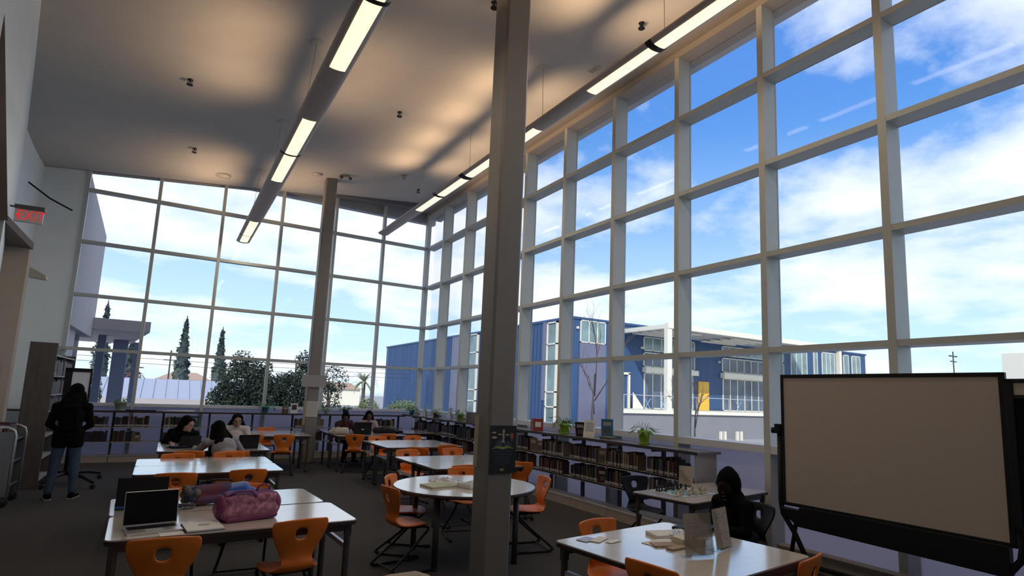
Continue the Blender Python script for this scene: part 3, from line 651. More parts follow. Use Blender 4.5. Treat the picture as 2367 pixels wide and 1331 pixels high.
# ================================================================== FURNITURE
# ---- moulded shell chair on a sled frame
def chair_proto(name, m, label):
    t = thing(name, label, 'chair')
    prof = [(-0.225,0.800,0.170),(-0.222,0.785,0.188),(-0.219,0.765,0.196),(-0.214,0.735,0.196),(-0.208,0.705,0.190),(-0.200,0.670,0.178),(-0.190,0.630,0.160),(-0.180,0.590,0.138),(-0.174,0.550,0.118),(-0.176,0.515,0.106),
            (-0.184,0.488,0.106),(-0.180,0.462,0.118),(-0.160,0.443,0.140),(-0.125,0.433,0.165),(-0.080,0.430,0.186),(-0.030,0.431,0.198),(0.020,0.434,0.202),(0.070,0.438,0.198),(0.115,0.440,0.184),(0.155,0.438,0.160),(0.185,0.430,0.125),(0.205,0.416,0.080)]
    nx = 20; V = []; F = []
    for j, (y, z, w) in enumerate(prof):
        for i in range(nx+1):
            u = -1 + 2*i/nx; x = u*w; s = abs(u)**2.2
            if j <= 9: V.append(Vector((x, y + 0.030*s, z - (0.012*s if j == 0 else 0))))
            elif j <= 12: V.append(Vector((x, y + 0.02*s, z + 0.012*s)))
            else: V.append(Vector((x, y, z + 0.012*s*(1 - (j-12)/10) - 0.006*(1-u*u))))
    hc = (0.0, 0.698); hr = (0.046, 0.040)
    def inside(v): return ((v.x-hc[0])/hr[0])**2 + ((v.z-hc[1])/hr[1])**2 < 1.0 and v.y < -0.1 and v.z > 0.6
    rm = set()
    for j in range(len(prof)-1):
        for i in range(nx):
            a = j*(nx+1)+i; q = (a, a+1, a+nx+2, a+nx+1)
            c = sum((V[k] for k in q), Vector())/4
            if inside(c): rm.add(q)
            else: F.append(q)
    edge = {}
    hv = set(k for q in rm for k in q); kept = set(k for q in F for k in q)
    for k in hv & kept:
        v = V[k]; dx, dz = (v.x-hc[0])/hr[0], (v.z-hc[1])/hr[1]; l = math.hypot(dx, dz)
        V[k] = Vector((hc[0]+hr[0]*dx/l, v.y, hc[1]+hr[1]*dz/l))
    g = G(); g._add(V, F); o = g.build('seat_shell', m, t, True)
    sd = o.modifiers.new('s', 'SOLIDIFY'); sd.thickness = 0.016; sd.offset = 0
    sb = o.modifiers.new('b', 'SUBSURF'); sb.levels = 1; sb.render_levels = 1
    bake(o)
    for p in o.data.polygons: p.use_smooth = True
    for s in (-1, 1):
        pts = [(s*0.10,-0.10,0.412),(s*0.135,0.04,0.414),(s*0.150,0.13,0.412),(s*0.158,0.165,0.400),(s*0.162,0.160,0.375),(s*0.178,-0.02,0.22),(s*0.196,-0.20,0.075),(s*0.200,-0.232,0.045),(s*0.202,-0.232,0.028),(s*0.205,-0.20,0.016),(s*0.212,0.0,0.014),(s*0.220,0.20,0.014)]
        g = G(); g.tube(pts, 0.0125, 8); lg = g.build('leg', M_blackm, t, True)
        g = G(); g.caps((s*0.2195,0.185,0.016),(s*0.221,0.225,0.016),0.018,0.018,8); g.build('glide', M_rubber, lg, True)
        g = G(); g.caps((s*0.201,-0.236,0.035),(s*0.205,-0.20,0.018),0.018,0.018,8); g.build('glide', M_rubber, lg, True)
    g = G(); g.tube([(-0.205,-0.17,0.03),(0.205,-0.17,0.03)], 0.009, 6); g.build('cross_bar', M_blackm, t)
    g = G(); g.box((-0.13,-0.10,0.405),(0.13,0.13,0.422)); g.build('seat_plate', M_blackm, t, bevel=0.004)
    bake(kids(t)[-1]) if False else None
    return freeze(t)
CHG = 'moulded orange chairs around the tables'
chairs = [ # x, y of seat centre, heading in degrees (0 faces +y), label
 (0.10, 4.37, -3, 'orange chair with round hole at the near left of the front table'),
 (0.88, 4.60, 9, 'orange chair at the near right of the front table, turned slightly, seat showing'),
 (0.16, 5.83, 180, 'orange chair behind the laptops on the far side of the front table'),
 (0.74, 5.93, 177, 'orange chair behind the colourful backpack on the far side of the front table'),
 (0.19, 7.29, -2, 'orange chair at the left of the second table row, back toward the viewer'),
 (0.86, 7.40, 5, 'orange chair at the right of the second table row, back toward the viewer'),
 (0.22, 8.80, 178, 'orange chair showing its top over the left far edge of the second table'),
 (0.82, 8.90, 176, 'orange chair showing its top over the right far edge of the second table'),
 (0.36, 9.53, 0, 'orange chair at the near left of the third table by the person in black'),
 (0.92, 9.46, 0, 'orange chair under the long haired person in the grey hoodie'),
 (2.08, 12.48, -4, 'whole orange chair at the dark edged table left of the far column'),
 (1.50, 12.55, 6, 'orange chair mostly hidden beside the open laptop, left of the far column table'),
 (2.02, 14.20, 178, 'orange chair peeking over the far side of the table left of the far column'),
 (3.52, 12.50, -20, 'whole orange chair turned at the near side of the back centre table'),
 (4.20, 12.62, 0, 'orange chair at the near side of the back centre table by the black bag'),
 (3.76, 11.56, 180, 'orange chair on the far left of the third centre table'),
 (4.58, 11.74, 178, 'orange chair on the far right of the third centre table'),
 (4.42, 9.98, 4, 'orange chair at the near right of the third centre table'),
 (3.86, 9.52, -48, 'orange chair set at an angle between the second and third centre tables'),
 (3.40, 8.86, 182, 'orange chair on the far left of the second centre table'),
 (4.24, 8.96, 180, 'orange chair on the far right of the second centre table'),
 (3.42, 7.18, 2, 'orange chair at the near side of the second centre table, behind the round table'),
 (4.42, 7.30, -22, 'orange chair seen just right of the foreground column by the bookshelf'),
 (3.24, 6.55, 170, 'orange chair on the far side of the round table, partly hidden by the column'),
 (2.36, 6.22, -128, 'orange chair at the far left of the round table with its hole visible'),
 (2.14, 5.62, -82, 'orange chair nearest the viewer at the left of the round table, pale lit rim'),
 (3.66, 5.78, 78, 'orange chair on the right of the round table facing it'),
 (2.93, 3.40, 185, 'orange chair on the far left side of the paper covered table'),
 (2.64, 2.56, -82, 'orange chair at the near left corner of the paper covered table'),
 (3.46, 2.42, 14, 'orange chair at the right corner of the paper covered table by the mobile board'),
]
cp = chair_proto('classroom_chair', M_orange, chairs[0][3]); cp['group'] = CHG
for i, (x, y, a, lb) in enumerate(chairs):
    a_ = math.radians(a if abs(a) < 120 or a > 0 else a)
    if i == 0: cp.location = (x, y, 0); cp.rotation_euler = (0,0,a_)
    else:
        dup(cp, (x, y, 0), a_, lb, CHG)
# fix the two round-table chairs that must look at its centre (heading measured from +y, clockwise negative)
bp_ = chair_proto('classroom_chair', M_blkch, 'empty black chair on the far side of the chess table'); bp_['group'] = 'black moulded chairs'
bp_.location = (4.96, 5.26, 0); bp_.rotation_euler = (0,0,math.radians(172))
dup(bp_, (4.66, 3.62, 0), math.radians(84), 'black chair under the person in the black hood')

# ---- tables
def rect_table(name, label, x, y, w, d, rz, h=0.74, gm=None, group=None):
    t = thing(name, label, 'table', (x, y, 0), rz, group)
    r = 0.05; poly = []
    for cx, cy, a0 in ((w-r, r, -90), (w-r, d-r, 0), (r, d-r, 90), (r, r, 180)):
        for k in range(5):
            a = math.radians(a0 + 22.5*k); poly.append((cx+r*math.cos(a), cy+r*math.sin(a)))
    g = G(); g.prism([(w/2+(p[0]-w/2)*0.994, d/2+(p[1]-d/2)*0.99) for p in poly], 'z', h-0.008, h); g.build('tabletop', M_top, t)
    g = G(); g.prism(poly, 'z', h-0.034, h-0.008); g.build('edge_band', M_edge, t)
    for lx in (0.055, w-0.055):
        for ly in (0.06, d-0.06):
            g = G(); g.lathe([(0.024, 0.02), (0.024, h-0.034)], (lx, ly, 0), 12); g.box((lx-0.022, ly-0.022, h-0.12), (lx+0.022, ly+0.022, h-0.034)); l = g.build('leg', M_leg, t, False)
            g = G(); g.lathe([(0.027,0),(0.027,0.03)], (lx, ly, 0), 12); g.build('foot', M_rubber, l)
        g = G(); g.box((lx-0.012, 0.06, h-0.22), (lx+0.012, d-0.06, h-0.185)); g.build('cross_bar', gm or M_gray, t)
    for ly in (0.06, d-0.06):
        g = G(); g.box((0.06, ly-0.012, h-0.085), (w-0.06, ly+0.012, h-0.034)); g.build('apron', M_leg, t)
    return t
TG = 'rectangular tables pushed together in pairs'
D_ = 0.745; W_ = 1.495
def pair(x, y, rz, lbn, lbf, off=0.0):
    c, s = math.cos(rz), math.sin(rz)
    rect_table('reading_table', lbn, x, y, W_, D_, rz, group=TG)
    rect_table('reading_table', lbf, x - s*(D_+0.008) + off*c, y + c*(D_+0.008) + off*s, W_, D_, rz, group=TG)
rect_table('reading_table', 'front left table half nearest the viewer, with the silver laptop and pink bag on it', -0.225, 4.44, 1.56, 0.775, math.radians(2.0), group=TG)
rect_table('reading_table', 'far half of the front left table pair, with the colourful backpack', -0.255, 5.225, 1.53, 0.76, math.radians(3.0), group=TG)
pair(-0.208, 7.433, math.radians(0.5), 'near half of the empty second table pair on the left', 'far half of the empty second table pair on the left')
pair(-0.022, 9.872, 0, 'near half of the third left table pair where three people sit', 'far half of the third left table pair where three people sit')
pair(3.042, 7.077, 0, 'near half of the second centre table pair, just behind the round table', 'far half of the second centre table pair behind the round table', -0.03)
pair(3.365, 9.965, 0, 'near half of the third centre table pair, empty white top', 'far half of the third centre table pair, empty white top')
pair(1.17, 12.68, 0, 'near half of the table pair left of the far column', 'far half of the table pair left of the far column')
pair(3.17, 12.62, 0, 'near half of the back centre table with white bag and black laptop on it', 'far half of the back centre table where two people sit')
rect_table('reading_table', 'large square table at the lower right covered with papers and sign holders', 2.50, 2.20, 1.22, 1.19, math.radians(7), group=None)
rect_table('chess_table', 'small table with a chess set in front of the bookshelf end', 4.47, 4.04, 1.52, 0.78, math.radians(9))
rect_table('reading_table', 'table glimpsed by the far corner shelf at the back right', 4.95, 13.3, 0.75, 1.2, 0, group=None)

t = thing('round_table', 'round white topped table beside the foreground column', 'table', (2.856, 5.796, 0))
g = G(); g.lathe([(0.01,0.732),(0.752,0.732),(0.757,0.740),(0.01,0.7405)], n=64); g.build('tabletop', M_top, t)
g = G(); g.lathe([(0.01,0.706),(0.760,0.706),(0.767,0.712),(0.767,0.730),(0.760,0.7325),(0.01,0.7325)], n=64); g.build('edge_band', M_edge, t)
for k in range(4):
    a = math.radians(38+90*k); lx, ly = 0.60*math.cos(a), 0.60*math.sin(a)
    g = G(); g.lathe([(0.03,0.02),(0.03,0.706)], (lx,ly,0), 14); l = g.build('leg', M_leg, t, True)
    g = G(); g.lathe([(0.033,0),(0.033,0.035)], (lx,ly,0), 14); g.build('foot', M_rubber, l)
for k in range(2):
    g = G(); a = math.radians(38+90*k); g.tube([(0.6*math.cos(a),0.6*math.sin(a),0.685),(-0.6*math.cos(a),-0.6*math.sin(a),0.685)], 0.018, 6); g.build('apron_bar', M_leg, t)

# ---- low bookshelves
RX0, RX1 = 5.67, 6.03
t = thing('window_bookcase', 'long low grey steel bookcase running under the right windows', 'bookcase', (5.85, 5.08, 0))
def B(g): g.X = Matrix.Translation((-5.85, -5.08, 0)); return g
upY = [5.90+0.905*k for k in range(11)]
g = B(G()); g.box((RX0-0.03, 5.05, 1.072), (RX1+0.05, 15.62, 1.104)); g.build('top_board', M_shelft, t)
g = B(G()); g.box((RX0-0.035, 5.045, 1.066), (RX0-0.028, 15.60, 1.106)); g.build('edge_strip', M_edge, t)
g = B(G()); g.box((RX0-0.01, 5.08, 0.0), (RX1, 5.11, 1.072)); g.build('end_panel', M_shelf, t)
bays = list(zip([5.11]+upY[:-1], upY))
for a, b in bays:
    for z in (0.745, 0.462):
        g = B(G()); g.box((RX0, a+0.012, z-0.018), (5.92, b-0.012, z)); g.box((RX0, a+0.012, z-0.03), (RX0+0.006, b-0.012, z+0.004)); g.build('shelf_board', M_shelf, t)
        for yy in (a+0.014, b-0.018):
            g = B(G()); g.prism([(RX0+0.01, z), (5.92, z), (5.92, z+0.16), (5.80, z+0.06), (RX0+0.02, z+0.03)], 'y', yy, yy+0.003); g.build('bracket', M_shelf, t)
    g = B(G()); g.box((RX0, a+0.008, 0.12), (5.94, b-0.008, 0.14)); g.build('base_deck', M_shelf, t)
    g = B(G()); g.box((RX0+0.004, a+0.006, 0.0), (RX0+0.02, b-0.006, 0.12)); g.build('kickboard', M_kick, t)
for y in upY:
    g = B(G()); g.box((5.90, y-0.022, 0.0), (5.95, y+0.022, 1.072)); g.box((5.70, y-0.012, 1.03), (5.90, y+0.012, 1.072)); g.build('upright', M_upr, t)
g = B(G()); g.box((5.60, 5.055, 0.0), (5.62, 5.06, 0.01)); 

BY0, BY1 = 15.26, 15.62
t = thing('window_bookcase', 'long low grey steel bookcase running under the back windows', 'bookcase', (2.0, 15.44, 0))
def B2(g): g.X = Matrix.Translation((-2.0, -15.44, 0)); return g
g = B2(G()); g.box((-2.70, BY0-0.03, 1.05), (5.60, BY1+0.05, 1.08)); g.build('top_board', M_shelft, t)
g = B2(G()); g.box((-2.70, BY0-0.036, 1.044), (5.60, BY0-0.029, 1.082)); g.build('edge_strip', M_edge, t)
upX = [-1.81+0.914*k for k in range(9)]
for x in upX:
    g = B2(G()); g.box((x-0.022, 15.49, 0), (x+0.022, 15.54, 1.05)); g.build('upright', M_upr, t)
baysB = list(zip([-2.68]+upX, upX+[5.58]))
for a, b in baysB:
    for z in (0.735, 0.425):
        g = B2(G()); g.box((a+0.012, BY0, z-0.018), (b-0.012, 15.51, z)); g.build('shelf_board', M_shelf, t)
    g = B2(G()); g.box((a+0.006, BY0+0.01, 0), (b-0.006, BY0+0.025, 0.13)); g.build('kickboard', M_kick, t)
    g = B2(G()); g.box((a+0.006, BY0, 0.13), (b-0.006, 15.53, 0.145)); g.build('base_deck', M_shelf, t)

# ---- books
BC = {'dark red': (0.06,0.014,0.012), 'maroon': (0.07,0.014,0.020), 'black': (0.014,0.013,0.013), 'navy': (0.018,0.025,0.065), 'brown': (0.09,0.045,0.022), 'grey': (0.12,0.12,0.12),
      'dark green': (0.022,0.045,0.028), 'tan': (0.22,0.15,0.085), 'white': (0.36,0.34,0.30), 'orange': (0.15,0.06,0.025), 'teal': (0.03,0.09,0.10), 'cream': (0.30,0.25,0.16)}
BM = {k: mat('book_cover_'+k.replace(' ', '_'), v, 0.5, noise=0.12, nscale=30) for k, v in BC.items()}
M_stick = mat('spine_label_paper', (0.42, 0.40, 0.36), 0.7)
keysB = ['dark red','maroon','black','black','navy','brown','grey','dark green','tan','white','brown','dark red','black','orange','teal','cream']
ORD = ['first','second','third','fourth','fifth','sixth','seventh','eighth','ninth','tenth','eleventh','twelfth','thirteenth','fourteenth','fifteenth','sixteenth','seventeenth','eighteenth','nineteenth','twentieth','twenty-first','twenty-second','twenty-third','twenty-fourth','twenty-fifth','twenty-sixth','twenty-seventh','twenty-eighth','twenty-ninth','thirtieth','thirty-first','thirty-second','thirty-third','thirty-fourth','thirty-fifth']
bmesh_cache = {}
def book_mesh(th, h, d, key, sticker=True, glowed=False):
    k = (round(th, 3), round(h, 2), round(d, 2), key)
    if k in bmesh_cache: return bmesh_cache[k]
    g = G()   # spine at local -x side, book stands on z=0, thickness along y
    g.box((0, -th/2, 0), (0.004, th/2, h), 0); g.box((0, -th/2, 0), (d, -th/2+0.003, h), 0); g.box((0, th/2-0.003, 0), (d, th/2, h), 0)
    g.box((0.004, -th/2+0.003, 0.004), (d-0.005, th/2-0.003, h-0.005), 1)
    if sticker: g.box((-0.0008, -th/2+0.002, 0.018), (0.0, th/2-0.002, 0.055), 2)
    me = bpy.data.meshes.new('book'); me.from_pydata(g.v, [], g.f)
    for m in (BM[key], M_pages, M_stick): me.materials.append(m)
    me.polygons.foreach_set('material_index', g.m); me.update(); bmesh_cache[k] = me; return me
NB = [0]
def row(axis, a, b, z, front, hs, place, group, maxn=99, stuff=False, rnd=random):
    # books from a to b (a = left as seen), returns count
    p = a; sgn = 1 if b > a else -1; i = 0; gs = G() if stuff else None
    while abs(b-p) > 0.05:
        th = round(rnd.choice([0.022,0.028,0.034,0.040,0.048]), 3); h = round(rnd.uniform(*hs), 2); key = rnd.choice(keysB); d = rnd.choice([0.14,0.16,0.18])
        c = p + sgn*th/2; off = rnd.uniform(0.0, 0.02)
        loc = (front+off, c, z) if axis == 'y' else (c, front+off, z)
        me = book_mesh(th, h, d, key)
        if stuff:
            R = Matrix.Rotation(0 if axis == 'y' else PI/2, 4, 'Z'); X = Matrix.Translation(loc) @ R
            gs.X = X; gs.box((0,-th/2,0),(d,th/2,h), keysB.index(key) % 6)
        else:
            o = bpy.data.objects.new('book', me); COL.objects.link(o); o.location = loc
            if axis == 'x': o.rotation_euler = (0,0,PI/2)
            tall = 'tall' if h > sum(hs)/2+0.01 else 'short'; thick = 'thick' if th > 0.038 else 'slim'
            o['label'] = f'{thick} {key} book, {ORD[i]} from left, {place}'; o['category'] = 'book'; o['group'] = group
            NB[0] += 1
        p += sgn*(th+0.001); i += 1
        if i >= maxn: break
    if stuff and gs.f:
        mm = [BM[k] for k in ('dark red','black','navy','brown','grey','tan')]; gs.X = None
        o = gs.build('book_row', mm); tag(o, 'row of small dark books '+place, 'books', group, 'stuff')
rb = random.Random(5)
# upper shelf groups (left end y -> right end y) near to far, under the right windows
U = [(6.02,5.40,'nearest bay'),(6.90,6.14,'second bay from front'),(7.79,7.06,'third bay from front'),(8.62,7.95,'fourth bay from front'),(9.46,9.02,'fifth bay from front')]
for a, b, nm in U: row('y', a-0.02, b, 0.745, 5.69, (0.19,0.25), 'upper right shelf, '+nm, 'books on the upper shelf under the right windows', rnd=rb)
Lw = [(6.0,5.62,'nearest bay'),(6.93,6.45,'second bay from front'),(7.78,7.04,'third bay from front'),(8.72,7.95,'fourth bay from front'),(9.55,9.0,'fifth bay from front')]
for a, b, nm in Lw: row('y', a-0.04, b, 0.462, 5.69, (0.18,0.235), 'lower right shelf, '+nm, 'books on the lower shelf under the right windows', rnd=rb)
Uf = [(12.98,12.25,'far bay by back table'),(12.12,11.4,'bay left of the foreground column'),(13.90,13.12,'second bay from the far corner'),(14.75,14.1,'bay nearest the far corner')]
for a, b, nm in Uf: row('y', a, b, 0.745, 5.69, (0.19,0.25), 'upper right shelf, '+nm, 'books on the upper shelf under the right windows', stuff=(nm[0]!='f'), rnd=rb)
for a, b, nm in [(12.98,12.3,'far bay'),(12.1,11.5,'column bay'),(13.9,13.3,'corner bay'),(11.2,10.3,'hidden bay behind the column'),(10.3,9.6,'bay at the column edge')]:
    row('y', a, b, 0.462, 5.69, (0.18,0.235), f'on the lower right shelf, {nm}', 'far books under the right windows', stuff=True, rnd=rb)
for a, b, nm in [(-1.30,-0.93,'bay behind standing person'),(-0.86,-0.20,'bay left of person in black'),(0.04,0.42,'bay behind person in black'),(2.80,3.06,'bay left of the far column'),(3.28,3.5,'bay right of the far column'),(4.80,5.36,'bay behind the two people')]:
    row('x', a, b, 0.735, 15.29, (0.19,0.24), 'upper back shelf, '+nm, 'books on the upper shelf under the back windows', rnd=rb)
for a, b, nm in [(-1.45,-0.93,'bay behind standing person'),(-0.86,-0.35,'bay left of person in black'),(0.0,0.30,'bay behind person in black')]:
    row('x', a, b, 0.425, 15.29, (0.18,0.23), 'lower back shelf, '+nm, 'books on the lower shelf under the back windows', stuff=True, rnd=rb)
for a, b, nm in [(2.85,3.1,'left of the far column'),(3.28,3.5,'right of the far column')]:
    row('x', a, b, 0.425, 15.29, (0.18,0.23), 'lower back shelf, '+nm, 'books on the lower shelf under the back windows', stuff=True, rnd=rb)
# face-out books at the ends of the rows
def facebook(x, y, z, w, h, rz, key, label, lean=0.10, th=0.02, mcov=None, group=None):
    g = G(); g.X = Matrix.Rotation(lean, 4, 'X')
    g.box((-w/2, -th/2, 0), (w/2, -th/2+0.003, h), 0); g.box((-w/2, th/2-0.003, 0), (w/2, th/2, h), 0); g.box((-w/2, -th/2, 0), (-w/2+0.003, th/2, h), 0); g.box((-w/2+0.003, -th/2+0.003, 0.003), (w/2-0.004, th/2-0.003, h-0.003), 1)
    g.box((-w*0.34, -th/2-0.0006, h*0.62), (w*0.34, -th/2, h*0.84), 2); g.box((-w*0.25, -th/2-0.0006, h*0.18), (w*0.25, -th/2, h*0.48), 3)
    o = g.build('book', [mcov or BM[key], M_pages, M_stick, BM['grey']], loc=(x,y,z), rz=rz); tag(o, label, 'book', group); return o
facebook(5.73, 9.0-0.08, 0.745, 0.19, 0.235, -PI/2+0.15, 'tan', 'tan picture book facing out right of the foreground column on the upper shelf', 0.05)
facebook(5.74, 8.72, 0.745, 0.12, 0.2, -PI/2+0.3, 'tan', 'small tan book facing out beside the larger tan one on the upper shelf', 0.05)
facebook(5.74, 6.98, 0.745, 0.16, 0.23, -PI/2+0.6, 'tan', 'tan covered book facing out at the end of the third bay upper row', 0.05)
facebook(5.74, 6.98, 0.462, 0.16, 0.21, -PI/2+0.6, 'maroon', 'maroon book facing out at the end of the third bay lower row', 0.05)
facebook(5.73, 5.33, 0.745, 0.15, 0.20, -PI/2+0.4, 'navy', 'navy book facing out at the near end of the upper row', 0.05)
facebook(0.62, 15.32, 0.735, 0.19, 0.25, 0.0, 'teal', 'teal picture book facing out beside the seated person in black', 0.08)
facebook(4.62, 15.30, 0.735, 0.12, 0.16, 0.0, 'brown', 'small brown book facing out behind the person with the headband', 0.08)
facebook(5.73, 11.2, 0.745, 0.15, 0.21, -PI/2+0.3, 'brown', 'brown book facing out just left of the foreground column', 0.05)
facebook(-0.42, 15.31, 0.425, 0.12, 0.15, 0.0, 'tan', 'small tan book facing out on the lower back shelf', 0.08)

# ---- things standing on the shelf tops
M_soil = mat('dark_soil', (0.03,0.022,0.016), 0.9)
M_pl = mat('houseplant_leaf', (0.06,0.16,0.035), 0.45, col2=(0.12,0.24,0.06), nscale=12)
def plant(x, y, z, potc, label, r=0.075, h=0.14, nl=16, spread=0.17, seed=1, dark=False):
    rnd = random.Random(seed); t = thing('potted_plant', label, 'plant', (x,y,z))
    pm = mat('pot_%d%d%d' % tuple(int(c*99) for c in potc), potc, 0.4, noise=0.05)
    g = G(); g.lathe([(r*0.66,0.0),(r*0.70,0.008),(r*0.92,h*0.80),(r*1.06,h*0.80),(r*1.08,h),(r*0.98,h),(r*0.90,h*0.86),(0.01,h*0.85)], n=20); g.build('pot', pm, t, True)
    g = G(); g.lathe([(r*0.9,0.004),(r*0.92,0.018),(r*0.8,0.018),(0.01,0.006)], n=20); g.build('saucer', pm, t, True)
    g = G(); g.lathe([(r*0.93,h*0.86),(r*0.5,h*0.93),(0.005,h*0.94)], n=12); g.build('soil', M_soil, t)
    gs = G(); 
    for k in range(nl):
        a = 2*PI*k/nl + rnd.uniform(-0.3,0.3); L_ = spread*rnd.uniform(0.5,1.15); up_ = rnd.uniform(0.02,0.13)
        p0 = Vector((0.02*math.cos(a),0.02*math.sin(a),h*0.9)); p1 = Vector((L_*0.5*math.cos(a),L_*0.5*math.sin(a),h+up_)); p2 = Vector((L_*math.cos(a),L_*math.sin(a),h+up_*rnd.uniform(-0.3,0.9)))
        gs.tube([p0,p1,p2], 0.0025, 4)
        d = (p2-p1).normalized(); w = Vector((-math.sin(a),math.cos(a),0))*rnd.uniform(0.032,0.048); n_ = w.cross(d).normalized()*0.008
        gl = G(); c = p2; gl._add([c-d*0.03, c+w*0.8+d*0.015+n_, c+w*0.6+d*0.045, c+d*0.095-n_*1.5, c-w*0.6+d*0.045, c-w*0.8+d*0.015+n_, c+d*0.025-n_*0.6], [(0,1,6),(1,2,6),(2,3,6),(3,4,6),(4,5,6),(5,0,6)])
        gl.build('leaf', M_pl, t, True)
    tag(gs.build('stems', M_pl, t), kind='stuff')
    return t
plant(5.86, 8.18, 1.104, (0.30,0.52,0.03), 'leafy plant in a lime green pot beside the standing books', 0.088, 0.17, 24, 0.20, 3)
plant(5.86, 6.22, 1.104, (0.30,0.52,0.03), 'sparse plant in a lime green pot near the end of the bookshelf', 0.090, 0.19, 14, 0.17, 8)
plant(5.80, 12.2, 1.104, (0.22,0.34,0.06), 'plant in an olive green pot just left of the foreground column', 0.085, 0.15, 16, 0.15, 4)
plant(5.80, 13.6, 1.104, (0.15,0.06,0.04), 'plant in a brown pot on the right shelf near the corner', 0.085, 0.12, 18, 0.18, 5)
plant(5.78, 15.25, 1.104, (0.03,0.17,0.24), 'plant in a teal pot in the far corner of the shelves', 0.085, 0.14, 20, 0.19, 6)
plant(4.03, 15.42, 1.08, (0.02,0.018,0.018), 'plant in a black pot on the back shelf above the two people', 0.085, 0.14, 18, 0.17, 9)
plant(2.10, 15.42, 1.08, (0.03,0.18,0.20), 'trailing plant in a teal pot on the back shelf left of the far column', 0.085, 0.15, 18, 0.22, 10)
plant(-0.80, 15.42, 1.08, (0.34,0.38,0.28), 'wide pale green plant pot on the back shelf at the left', 0.12, 0.19, 12, 0.16, 12)
plant(3.55, 15.45, 1.08, (0.42,0.50,0.42), 'small plant in a pale glass vase right of the far column', 0.05, 0.10, 14, 0.12, 13)
def stand_card(x, y, z, w, h, rz, m, m2, label, lean=0.25, name='display_stand'):
    t = thing(name, label, 'stand', (x,y,z), rz)
    g = G(); g.X = Matrix.Rotation(-lean, 4, 'X'); g.box((-w/2,-0.004,0.0),(w/2,0.004,h)); a = g.build('panel', m, t)
    g = G(); g.X = Matrix.Rotation(-lean, 4, 'X'); g.box((-w*0.34,-0.006,h*0.35),(w*0.34,-0.004,h*0.85)); g.build('picture', m2, a)
    g = G(); g.X = Matrix.Rotation(lean*1.2, 4, 'X'); g.box((-w*0.3, h*math.sin(lean)*1.6, 0.0),(w*0.3, h*math.sin(lean)*1.6+0.004, h*0.8)); g.build('prop', m, t)
    return t
M_lblue = mat('pale_blue_card', (0.42,0.52,0.72), 0.5, noise=0.1)
M_mblue = mat('mid_blue_cover', (0.06,0.20,0.38), 0.5, noise=0.1)
stand_card(5.84, 14.55, 1.104, 0.14, 0.27, -PI/2+0.3, M_gray, M_lblue, 'white and blue display card leaning near the far corner')
facebook(5.80, 14.75, 1.104, 0.16, 0.22, -PI/2-0.4, 'grey', 'grey book leaning beside the white display card in the corner', 0.28)
facebook(5.82, 14.25, 1.104, 0.14, 0.18, -PI/2-0.2, 'brown', 'brown book leaning between the corner card and the brown pot', 0.25)
stand_card(5.84, 12.95, 1.104, 0.17, 0.28, -PI/2+0.2, M_lblue, M_gray, 'pale blue display card beside the brown plant pot')
facebook(5.82, 12.70, 1.104, 0.13, 0.20, -PI/2-0.3, 'maroon', 'maroon book leaning behind the pale blue card', 0.2)
o = G().box((-0.08,-0.11,0),(0.08,0.11,0.22)).build('box', M_case, loc=(5.80,11.62,1.104), rz=0.1, bevel=0.004); tag(o, 'dark upright box on the shelf top at the left edge of the foreground column', 'box')
M_redb = mat('red_white_box', (0.34,0.045,0.04), 0.5, noise=0.2, nscale=18)
t = thing('book_box', 'red and tan upright book box on the shelf top right of the column', 'box', (5.82,8.98,1.104), -0.35)
g = G(); g.box((-0.09,-0.11,0),(0.09,0.03,0.22)); g.build('red_box', M_redb, t, bevel=0.003); g = G(); g.box((-0.09,0.035,0),(0.08,0.14,0.205)); g.build('tan_box', BM['orange'], t, bevel=0.003)
g = G(); g.box((-0.06,-0.1115,0.07),(0.05,-0.11,0.16)); g.build('white_label', M_paper, t)
facebook(5.80, 7.62, 1.104, 0.17, 0.24, -PI/2+0.55, 'black', 'black patterned book leaning on the shelf top beside a white one', 0.30)
stand_card(5.78, 7.40, 1.104, 0.19, 0.27, -PI/2+0.55, M_paper, M_gray, 'white covered book with grey picture standing on the shelf top', 0.22)
facebook(5.82, 6.99, 1.155, 0.18, 0.26, -PI/2+0.75, 'teal', 'bright blue book standing open on top of a small stack', 0.15, mcov=M_mblue)
for k, (kk, w_) in enumerate((('white',0.22),('navy',0.20),('cream',0.21))):
    o = G().box((-0.075,-w_/2,0),(0.075,w_/2,0.016)).build('book', [BM[kk]], loc=(5.78,6.93,1.104+0.017*k), rz=0.15*k-0.1); tag(o, f'{kk} book lying flat under the bright blue book, ' + ('lowest of three','middle of three','top of three')[k], 'book', 'flat books under the blue book')
stand_card(2.76, 15.40, 1.08, 0.17, 0.25, 0.0, M_paper, BM['maroon'], 'white display card with dark red picture left of the far column', 0.12)
facebook(2.55, 15.40, 1.08, 0.13, 0.17, 0.1, 'orange', 'small golden brown box book left of the white card on the back shelf', 0.05, 0.08)
o = G().box((-0.28,-0.12,0),(0.28,0.12,0.022)).build('folder', M_black, loc=(-0.42,15.42,1.08)); tag(o, 'long flat black folder on the back shelf top near the left pot', 'folder')
g = G()
for k in range(4): g.cb((0.02*k, 0.01*k, 0.003+0.006*k), (0.62-0.05*k, 0.24, 0.004), 0.04*k)
tag(g.build('paper_stack', M_paper, loc=(0.30,15.40,1.08)), 'loose white papers on the back shelf top above the person in black', 'papers')

